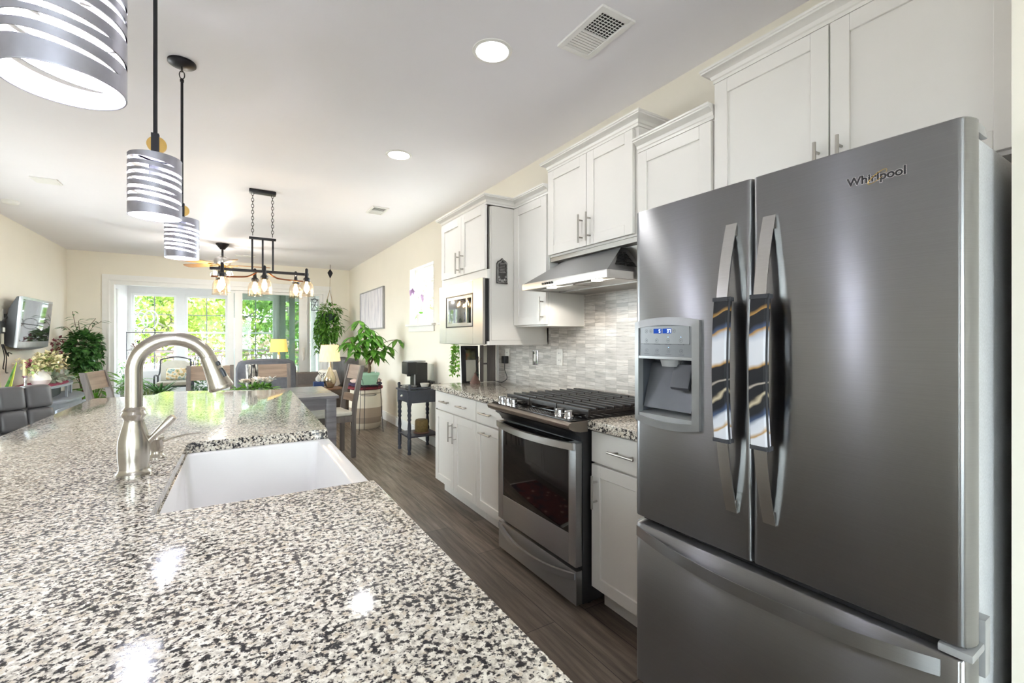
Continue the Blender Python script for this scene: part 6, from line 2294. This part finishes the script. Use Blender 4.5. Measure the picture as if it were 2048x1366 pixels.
slab(-1.98, -1.72, 0.515, 0.54).build('shelf', 'console_grey', tc)
slab(-2.06, -1.84, 0.69, 0.715, CY0 + 0.04, CY1 - 0.04).build('top', 'console_grey', tc)
slab(-2.0, -1.75, 0.05, 0.515, CY0 + 0.02, CY1 - 0.02).build('lower_cabinet', 'console_grey', tc)
slab(-2.06, -1.84, 0.0, 0.05, CY0 + 0.1, CY1 - 0.1, 0.03).build('plinth', 'console_dark', tc)
slab(-2.12, -2.0, 0.54, 0.69, CY0 + 0.1, CY1 - 0.1).build('inner_back', 'console_dark', tc)
for y, x in ((CY0 + 0.12, -2.03), (7.55, -1.91), (8.12, -1.86), (8.62, -1.93), (CY1 - 0.12, -2.03)):
    MB().box(x - 0.02, x, y - 0.018, y + 0.018, 0.54, 0.69).build('divider', 'console_grey', tc)
for y0, y1, x in ((7.3, 7.75, -1.785), (8.3, 8.75, -1.79)):
    d = MB().box(x, x + 0.02, y0, y1, 0.12, 0.46, 0.003, mat=Matrix.Translation((0.005, 0, 0))).build('door', 'console_grey', tc)
    MB().box(x + 0.025, x + 0.027, y0 + 0.05, y1 - 0.05, 0.36, 0.43).build('vent', 'console_dark', d)
t = thing('table_runner', 'maroon runner cloth on the media console', 'runner', (-2.1, 8.05, 0.716))
slab(-2.10, -1.875, 0.716, 0.722, CY0 + 0.12, CY1 - 0.12).build('cloth', 'maroon_runner', t)
zc = 0.7225
va = thing('flower_vase', 'round white vase full of dried cream and wine flowers', 'vase', (-2.03, 7.80, zc))
MB().lathe((-2.03, 7.80, zc), [(0.055, 0), (0.075, 0.02), (0.098, 0.07), (0.085, 0.12), (0.055, 0.155), (0.055, 0.175), (0.075, 0.2), (0.068, 0.2), (0.05, 0.17)], 28).build('body', 'white_ceramic', va)
rng = random.Random(15)
lv_, cr, wi, sm = MB(), MB(), MB(), MB()
for k in range(60):
    a = rng.uniform(0, 2 * PI)
    r = rng.uniform(0.05, 0.36)
    tip = Vector((-2.0 + r * 0.55 * math.cos(a), 7.82 + r * 1.25 * math.sin(a), 1.02 + rng.uniform(-0.06, 0.10) - r * 0.12))
    sm.tube(spline([(-2.03, 7.80, 0.9), (Vector((-2.03, 7.80, 0.95)) + tip) / 2, tip], 4), 0.0025, 4)
    tgt = cr if k % 5 else lv_
    tgt.cloud(tip, (0.045, 0.06, 0.04), 12, 0.045, 0.034, rng, 0.0, 0.1, 0.8)
for p in ((-2.0, 8.22, 1.25), (-2.0, 8.42, 1.20), (-2.0, 8.4, 1.28), (-2.0, 8.05, 1.12), (-2.0, 8.5, 1.06), (-2.0, 8.35, 1.08), (-1.98, 7.3, 1.02)):
    sm.tube(spline([(-2.03, 7.80, 0.9), (-2.02, 7.9 + (p[1] - 7.9) * 0.5, 1.05), p], 4), 0.0025, 4)
    wi.cloud(p, (0.03, 0.045, 0.04), 14, 0.045, 0.035, rng, 0.0, 0.1, 0.8)
sm.build('stems', 'leaf_olive', va)
cr.build('cream_blossoms', 'dried_cream', va, smooth=False)
wi.build('wine_blossoms', 'dried_wine', va, smooth=False)
lv_.build('leaves', 'leaf_olive', va, smooth=False)
for x, y, h_, lab in ((-2.06, 7.43, 0.335, 'nearer olive pillar candle on a silver stick beside the vase'), (-2.10, 8.74, 0.22, 'farther olive pillar candle at the far end of the console')):
    k = thing('candlestick', lab, 'candle', (x, y, zc), 'candles on the console')
    hs = h_ * 0.45
    MB().lathe((x, y, zc), [(0.045, 0), (0.045, 0.008), (0.016, 0.02), (0.012, hs * 0.5), (0.018, hs * 0.6), (0.013, hs * 0.8), (0.034, hs)], 20).build('holder', 'stainless_light', k)
    MB().cyl((x, y, zc + hs), (x, y, zc + h_), 0.021, n=18).build('candle', 'candle_olive', k)
g = thing('leaf_garland', 'silvery green leaf garland lying on the console runner', 'garland', (-2.0, 8.4, zc))
rng = random.Random(3)
mb = MB()
for k in range(9):
    mb.cloud((-2.02 + 0.03 * math.sin(k), 8.1 + k * 0.07, zc + 0.055), (0.05, 0.06, 0.03), 12, 0.085, 0.045, rng, -0.1, 0.1, 0.8)
mb.keep(2, lo=zc + 0.001).build('leaves', 'leaf_silver', g, smooth=False)

# potted plants in the left corner
rng = random.Random(61)
cpl = thing('corner_plant', 'bushy dark green climbing plant in the far left corner', 'potted plant', (-1.97, 9.42, 0))
MB().lathe((-2.02, 9.64, 0), [(0.13, 0), (0.17, 0.26), (0.18, 0.28), (0.165, 0.28), (0.15, 0.24)], 26).build('pot', 'terracotta', cpl)
MB().lathe((-2.02, 9.64, 0.24), [(0.15, 0), (0.15, 0.01)], 20).build('soil', 'soil', cpl)
st, lv_ = MB(), MB()
for k in range(9):
    a = k * 2.4
    st.tube(spline([(-2.02, 9.64, 0.24), (-2.02 + 0.06 * math.cos(a), 9.64 + 0.06 * math.sin(a), 0.7), (-2.0 + 0.16 * math.cos(a), 9.55 + 0.14 * math.sin(a), 1.2)], 5), 0.007, 6)
lv_.cloud((-1.98, 9.42, 1.17), (0.22, 0.24, 0.25), 520, 0.085, 0.085, rng, 0.35, 0.45, 0.5)
lv_.cloud((-1.96, 9.44, 0.95), (0.21, 0.2, 0.2), 240, 0.085, 0.085, rng, 0.5, 0.45, 0.5)
for x, y, z in ((-2.12, 9.5, 1.72), (-1.85, 9.5, 1.62), (-2.2, 9.3, 1.45), (-1.78, 9.5, 1.58), (-2.05, 9.5, 1.58)):
    sp_ = spline([(-2.02, 9.64, 1.1), ((-1.97 + x) / 2 - 0.03, y, 1.45), (x, y, z)], 6)
    st.tube(sp_, 0.0035, 5)
    for p in sp_[5:]:
        lv_.leaf(p, (rng.uniform(-1, 1), rng.uniform(-1, 0.3), 0.1), (0, 0, 1), 0.13, 0.035, 0.4)
st.build('stems', 'bark', cpl)
lv_.keep(0, lo=WL + 0.012).keep(1, hi=WF - 0.04).build('leaves', 'leaf_dark', cpl, smooth=False)
pl = thing('peace_lily', 'bright green broad-leaved plant in front of the corner plant', 'potted plant', (-1.82, 9.23, 0))
MB().lathe((-1.82, 9.23, 0), [(0.11, 0), (0.15, 0.24), (0.14, 0.24), (0.12, 0.2)], 24).build('pot', 'white_ceramic', pl)
st, lv_ = MB(), MB()
for k in range(46):
    a = rng.uniform(0, 2 * PI)
    r = rng.uniform(0.05, 0.24)
    tip = Vector((-1.82 + r * math.cos(a), 9.23 + r * math.sin(a), rng.uniform(0.42, 0.85) - r * 0.3))
    st.tube(spline([(-1.82, 9.23, 0.2), (-1.82 + r * 0.3 * math.cos(a), 9.23 + r * 0.3 * math.sin(a), tip.z * 0.6), tip], 4), 0.0035, 4)
    lv_.leaf(tip, (math.cos(a), math.sin(a), 0.25), (0, 0, 1), rng.uniform(0.16, 0.24), rng.uniform(0.07, 0.1), 0.5)
st.build('stems', 'leaf_green', pl)
lv_.keep(1, hi=WF - 0.04).keep(0, lo=WL + 0.012).build('leaves', 'leaf_bright', pl)
sk_ = thing('snake_plant', 'snake plant with yellow-edged upright leaves at the left picture edge', 'potted plant', (-1.98, 6.2, 0))
MB().lathe((-2.0, 6.2, 0), [(0.12, 0), (0.15, 0.3), (0.16, 0.32), (0.145, 0.32), (0.13, 0.27)], 24).build('pot', 'charcoal', sk_)
lv_, ed = MB(), MB()
for k in range(9):
    a = k * 2.4
    h_ = 0.55 + 0.09 * (k % 4)
    bx_, by_ = -2.0 + 0.06 * math.cos(a), 6.2 + 0.06 * math.sin(a)
    d = Vector((0.22 * math.cos(a), 0.22 * math.sin(a), 1))
    lv_.leaf((bx_, by_, 0.27), d, (math.cos(a + 1.5), math.sin(a + 1.5), 0), h_, 0.075, 0.05, 0.15)
    ed.leaf((bx_ + 0.002, by_ + 0.002, 0.265), d, (math.cos(a + 1.5), math.sin(a + 1.5), 0), h_ + 0.008, 0.092, 0.05, 0.145)
lv_.build('leaves', 'leaf_dark', sk_)
ed.build('leaf_edges', 'leaf_yellow', sk_)

# ------------------------------------------------------------------ sunroom furniture
pc = thing('patio_chair', 'iron patio chair with beige cushions in the sunroom', 'chair', (-1.02, 11.1, 0))
pxc, pyc = -1.0, 11.05
R_ = Matrix.Translation((pxc, pyc + 0.24, 0.47)) @ Matrix.Rotation(math.radians(-12), 4, 'X')
mb = MB()
mb.prism([(-0.23, 0.0), (0.23, 0.0), (0.235, 0.33), (0.15, 0.385), (0.0, 0.40), (-0.15, 0.385), (-0.235, 0.33)], -0.04, 0.04, 'y', 0.02)
for v in mb.bm.verts:
    v.co = R_ @ v.co
mb.build('back_cushion', 'beige_cushion', pc)
MB().box(pxc - 0.25, pxc + 0.25, pyc - 0.25, pyc + 0.22, 0.39, 0.47, 0.03, 3).build('seat_cushion', 'beige_cushion', pc)
MB().box(pxc - 0.26, pxc + 0.26, pyc - 0.26, pyc + 0.25, 0.365, 0.388).build('seat_frame', 'patio_iron', pc)
for s in (-1, 1):
    x = pxc + s * 0.275
    MB().tube(spline([(x, pyc - 0.28, 0.0), (x, pyc - 0.24, 0.3), (x, pyc - 0.28, 0.56), (x, pyc - 0.1, 0.6), (x, pyc + 0.15, 0.57), (x - s * 0.02, pyc + 0.28, 0.62), (x - s * 0.03, pyc + 0.34, 0.88)], 6), 0.014, 8).build('arm_frame', 'patio_iron', pc)
    MB().tube(spline([(x, pyc + 0.22, 0.57), (x, pyc + 0.22, 0.3), (x, pyc + 0.3, 0.0)], 6), 0.014, 8).build('leg', 'patio_iron', pc)
MB().tube(spline([(pxc - 0.245, pyc + 0.34, 0.88), (pxc, pyc + 0.37, 0.93), (pxc + 0.245, pyc + 0.34, 0.88)], 6), 0.012, 8).build('top_bar', 'patio_iron', pc)
t = thing('throw_pillow', 'floral pillow propped on the patio chair seat', 'pillow', (pxc + 0.06, pyc + 0.06, 0.471))
R_ = Matrix.Translation((pxc + 0.06, pyc + 0.05, 0.60)) @ Matrix.Rotation(math.radians(-22), 4, 'X')
MB().box(-0.19, 0.19, -0.05, 0.05, -0.115, 0.115, 0.045, 3, mat=R_).build('cushion', 'floral_pillow', t)


def floor_plant(name, label, x, y, pot_r, pot_h, pot_mat, z0=0.0):
    t = thing(name, label, 'potted plant', (x, y, z0))
    MB().lathe((x, y, z0), [(pot_r * 0.75, 0), (pot_r, pot_h * 0.9), (pot_r * 1.08, pot_h), (pot_r * 0.9, pot_h), (pot_r * 0.8, pot_h * 0.8)], 22).build('pot', pot_mat, t)
    return t


rng = random.Random(77)
t = floor_plant('potted_fern', 'light green feathery fern on the sunroom floor', -1.56, 10.6, 0.14, 0.24, 'terracotta')
lv_ = MB()
for k in range(64):
    a = rng.uniform(0, 2 * PI)
    r = rng.uniform(0.1, 0.34)
    p0 = Vector((-1.56, 10.6, 0.2))
    p2 = Vector((-1.56 + r * math.cos(a), 10.6 + r * 0.8 * math.sin(a), rng.uniform(0.36, 0.62) - r * 0.2))
    p1 = (p0 + p2) / 2 + Vector((0, 0, 0.16))
    sp_ = spline([p0, p1, p2], 5)
    for i in range(1, len(sp_)):
        d = (sp_[i] - sp_[i - 1]).normalized()
        s = d.cross(Vector((0, 0, 1)))
        for g_ in (-1, 1):
            lv_.leaf(sp_[i], s * g_ + d * 0.5, (0, 0, 1), 0.05, 0.018, 0.2)
    lv_.tube(sp_, 0.0025, 4)
lv_.build('fronds', 'leaf_bright', t, smooth=False)
t = floor_plant('potted_agave', 'spiky dark green agave on the sunroom floor beside the patio chair', -1.16, 10.5, 0.13, 0.26, 'white_ceramic')
lv_ = MB()
for k in range(30):
    a = k * 2.4
    u = 0.35 + 0.9 * k / 30
    lv_.leaf((-1.16, 10.5, 0.25), (math.cos(a), math.sin(a), u), (0, 0, 1), 0.3 + 0.06 * (k % 3), 0.055, 0.1, 0.2)
lv_.build('leaves', 'leaf_dark', t)
t = floor_plant('potted_succulent', 'small pale succulent in a grey bowl on the sunroom floor', -1.33, 10.22, 0.11, 0.14, 'charcoal')
MB().cloud((-1.33, 10.22, 0.24), (0.1, 0.1, 0.11), 130, 0.09, 0.03, rng, -0.3, 0.2, 0.6).build('leaves', 'leaf_olive', t, smooth=False)
t = floor_plant('potted_ivy', 'leafy green planter between table and sunroom chair', -0.42, 10.5, 0.15, 0.24, 'pottery_brown')
MB().cloud((-0.42, 10.5, 0.37), (0.24, 0.18, 0.16), 240, 0.08, 0.05, rng, 0.0, 0.2, 0.6).build('leaves', 'leaf_dark', t, smooth=False)
t = floor_plant('potted_shrublet', 'thin sprig plant with pale lilac bloom by the left sunroom window', -1.72, 10.98, 0.09, 0.5, 'white_ceramic')
lv_, fl = MB(), MB()
for k in range(10):
    a = k * 2.4
    tip = (-1.70 + 0.1 * math.cos(a), 10.98 + 0.1 * math.sin(a), 0.6 + 0.03 * k)
    lv_.tube([(-1.72, 10.98, 0.45), tip], 0.003, 4)
    lv_.cloud(tip, (0.04, 0.04, 0.05), 6, 0.055, 0.03, rng, 0.0, 0.1, 0.7)
fl.cloud((-1.68, 10.92, 0.66), (0.05, 0.05, 0.05), 26, 0.04, 0.03, rng, 0, 0.1, 0.8)
lv_.build('leaves', 'leaf_green', t, smooth=False)
fl.build('blossoms', 'orchid_purple', t, smooth=False)

wa = thing('wire_plant_arch', 'thin dark wire plant arch with hanging bowl by the left sunroom window', 'plant stand', (-1.3, 10.75, 0))
MB().tube(spline([(-1.67, 10.75, 0.0), (-1.67, 10.75, 0.7), (-1.67, 10.75, 1.36), (-1.64, 10.75, 1.41), (-1.3, 10.75, 1.415), (-1.1, 10.75, 1.415), (-1.0, 10.75, 1.41)], 6), 0.007, 6).build('arch', 'black_metal', wa)
MB().tube([(-1.67, 10.75, 1.09), (-1.42, 10.75, 1.09)], 0.006, 6).build('cross_bar', 'black_metal', wa)
mb = MB()
for c in (-1.35, -1.17):
    mb.torus((c, 10.75, 1.43), 0.09, 0.005, (0, 1, 0), 24, 5)
mb.build('scroll', 'patio_iron', wa)
t = thing('hanging_bowl', 'white bowl of small succulents on the wire arch', 'bowl', (-1.545, 10.75, 1.0))
MB().lathe((-1.545, 10.75, 1.02), [(0.04, 0), (0.09, 0.03), (0.105, 0.065), (0.095, 0.065), (0.05, 0.03)], 24).build('bowl', 'white_ceramic', t)
MB().cloud((-1.545, 10.75, 1.13), (0.06, 0.05, 0.05), 50, 0.05, 0.022, rng, -0.4, 0.1, 0.6).build('succulents', 'pottery_brown', t, smooth=False)
t = thing('wire_ornament', 'small round wire bird ornament above the white bowl', 'ornament', (-1.52, 10.74, 1.21))
MB().torus((-1.52, 10.745, 1.25), 0.034, 0.005, (0, 1, 0.3), 20, 6).ball((-1.515, 10.745, 1.25), 0.018, 10, 8).build('ring', 'black_metal', t)
MB().tube([(-1.52, 10.75, 1.28), (-1.52, 10.75, 1.41)], 0.0015, 4).build('string', 'black_metal', t)
t = thing('window_ornament', 'white looped ribbon ornament hanging in the left sunroom window', 'ornament', (-1.55, 11.98, 1.7))
mb = MB()
for dx, dz, ax_, sc in ((-0.08, 0.0, (0.5, 1, 0.1), 1.4), (0.07, 0.03, (-0.5, 1, 0.2), 1.5), (0.0, 0.1, (0.2, 1, 0.6), 1.2)):
    mb.torus((-1.55 + dx, 11.98, 1.66 + dz), 0.13, 0.014, ax_, 26, 6, sc)
mb.build('loops', 'paper_white', t)
MB().tube([(-1.55, 11.98, 1.8), (-1.55, 11.98, 2.3)], 0.002, 4).build('string', 'paper_white', t)
st_ = thing('side_table', 'small dark sunroom table under the wire lantern', 'side table', (-0.6, 10.85, 0))
MB().lathe((-0.6, 10.85, 0.70), [(0.2, 0), (0.2, 0.025)], 30).build('tabletop', 'patio_iron', st_)
for k in range(3):
    a = k * 2 * PI / 3
    MB().tube([(-0.6 + 0.14 * math.cos(a), 10.85 + 0.14 * math.sin(a), 0.7), (-0.6 + 0.18 * math.cos(a), 10.85 + 0.18 * math.sin(a), 0)], 0.01, 6).build('leg', 'patio_iron', st_)
lt = thing('wire_lantern', 'black domed wire cage lantern on the sunroom table', 'lantern', (-0.6, 10.85, 0.726))
MB().lathe((-0.6, 10.85, 0.726), [(0.09, 0), (0.09, 0.012)], 24).build('base', 'black_metal', lt)
mb = MB()
for k in range(8):
    a = k * PI / 4
    mb.tube([(-0.6 + r * math.cos(a), 10.85 + r * math.sin(a), 0.735 + z) for r, z in ((0.08, 0), (0.105, 0.06), (0.1, 0.12), (0.06, 0.18), (0.01, 0.2))], 0.0045, 5)
mb.torus((-0.6, 10.85, 0.80), 0.105, 0.0045, n=24, m=5).torus((-0.6, 10.85, 0.935), 0.02, 0.004, (0, 1, 0), 14, 5)
mb.tube([(-0.6, 10.85, 0.93), (-0.6, 10.85, 1.0)], 0.005, 5)
mb.build('cage', 'black_metal', lt)
sc_ = thing('suncatcher', 'dark wire suncatcher panel hanging in the narrow right glass', 'ornament', (1.41, WF + 0.03, 1.9))
mb = MB()
yy = WF + 0.045
mb.tube([(1.34, yy, 2.10), (1.48, yy, 2.10)], 0.006, 5).tube([(1.34, yy, 1.88), (1.48, yy, 1.88)], 0.006, 5).tube([(1.34, yy, 1.99), (1.48, yy, 1.99)], 0.005, 5)
for x in (1.35, 1.47):
    mb.tube([(x, yy, 1.88), (x, yy, 2.10)], 0.005, 5)
mb.torus((1.41, yy, 2.08), 0.04, 0.005, (0, 1, 0), 18, 5).tube([(1.36, yy, 1.89), (1.46, yy, 2.09)], 0.005, 5).tube([(1.46, yy, 1.89), (1.41, yy, 1.99), (1.36, yy, 1.89)], 0.005, 5)
mb.build('panel', 'black_metal', sc_)
MB().tube([(1.41, yy, 2.12), (1.41, yy, OPZ - 0.1)], 0.0015, 4).build('string', 'black_metal', sc_)
# on the deck
bt = thing('bistro_table', 'round white bistro table on the deck outside the left window', 'table', (-1.65, 13.5, -0.06))
MB().lathe((-1.65, 13.5, 0.66), [(0.3, 0), (0.32, 0.01), (0.32, 0.03), (0.1, 0.05), (0.0, 0.05)], 30).build('tabletop', 'white_trim', bt)
MB().cyl((-1.65, 13.5, -0.03), (-1.65, 13.5, 0.66), 0.022, n=12).build('column', 'white_trim', bt)
MB().lathe((-1.65, 13.5, -0.06), [(0.22, 0), (0.2, 0.02), (0.03, 0.04)], 26).build('base', 'white_trim', bt)
fp = thing('potted_azalea', 'potted bush with pink blossoms on the deck right of the glass door', 'potted plant', (2.15, 13.6, -0.06))
MB().lathe((2.15, 13.6, -0.06), [(0.2, 0), (0.26, 0.4), (0.22, 0.4), (0.2, 0.3)], 24).build('pot', 'charcoal', fp)
MB().cloud((2.15, 13.6, 0.65), (0.4, 0.35, 0.4), 260, 0.1, 0.06, rng, 0, 0.3, 0.7).build('leaves', 'leaf_green', fp, smooth=False)
MB().cloud((2.15, 13.55, 0.75), (0.42, 0.37, 0.38), 170, 0.08, 0.06, rng, 0, 0.7, 0.7).build('blossoms', 'pink_flower', fp, smooth=False)

# ------------------------------------------------------------------ rug in the aisle, mirrored in the oven window
def make_rug():
    t = NT('red_rug')
    v = t.coords()
    w = t.n('ShaderNodeTexVoronoi')
    w.inputs['Scale'].default_value = 9.0
    t.l(v, w.inputs['Vector'])
    c = t.ramp(w.outputs['Distance'], [(0.15, (214, 200, 186)), (0.25, (120, 48, 42)), (0.6, (104, 38, 36)), (0.75, (40, 34, 52))])
    t.bsdf(c, 0.95)
    M['red_rug'] = t.m


make_rug()
t = thing('runner_rug', 'red patterned runner rug on the floor, mirrored in the oven window', 'rug', (0.68, 2.8, 0))
MB().box(0.43, 0.93, 2.3, 3.35, 0.0005, 0.009, 0.002).build('pile', 'red_rug', t)
MB().box(0.43, 0.93, 2.27, 2.3, 0.0005, 0.005).box(0.43, 0.93, 3.35, 3.38, 0.0005, 0.005).build('fringe', 'paper_white', t)
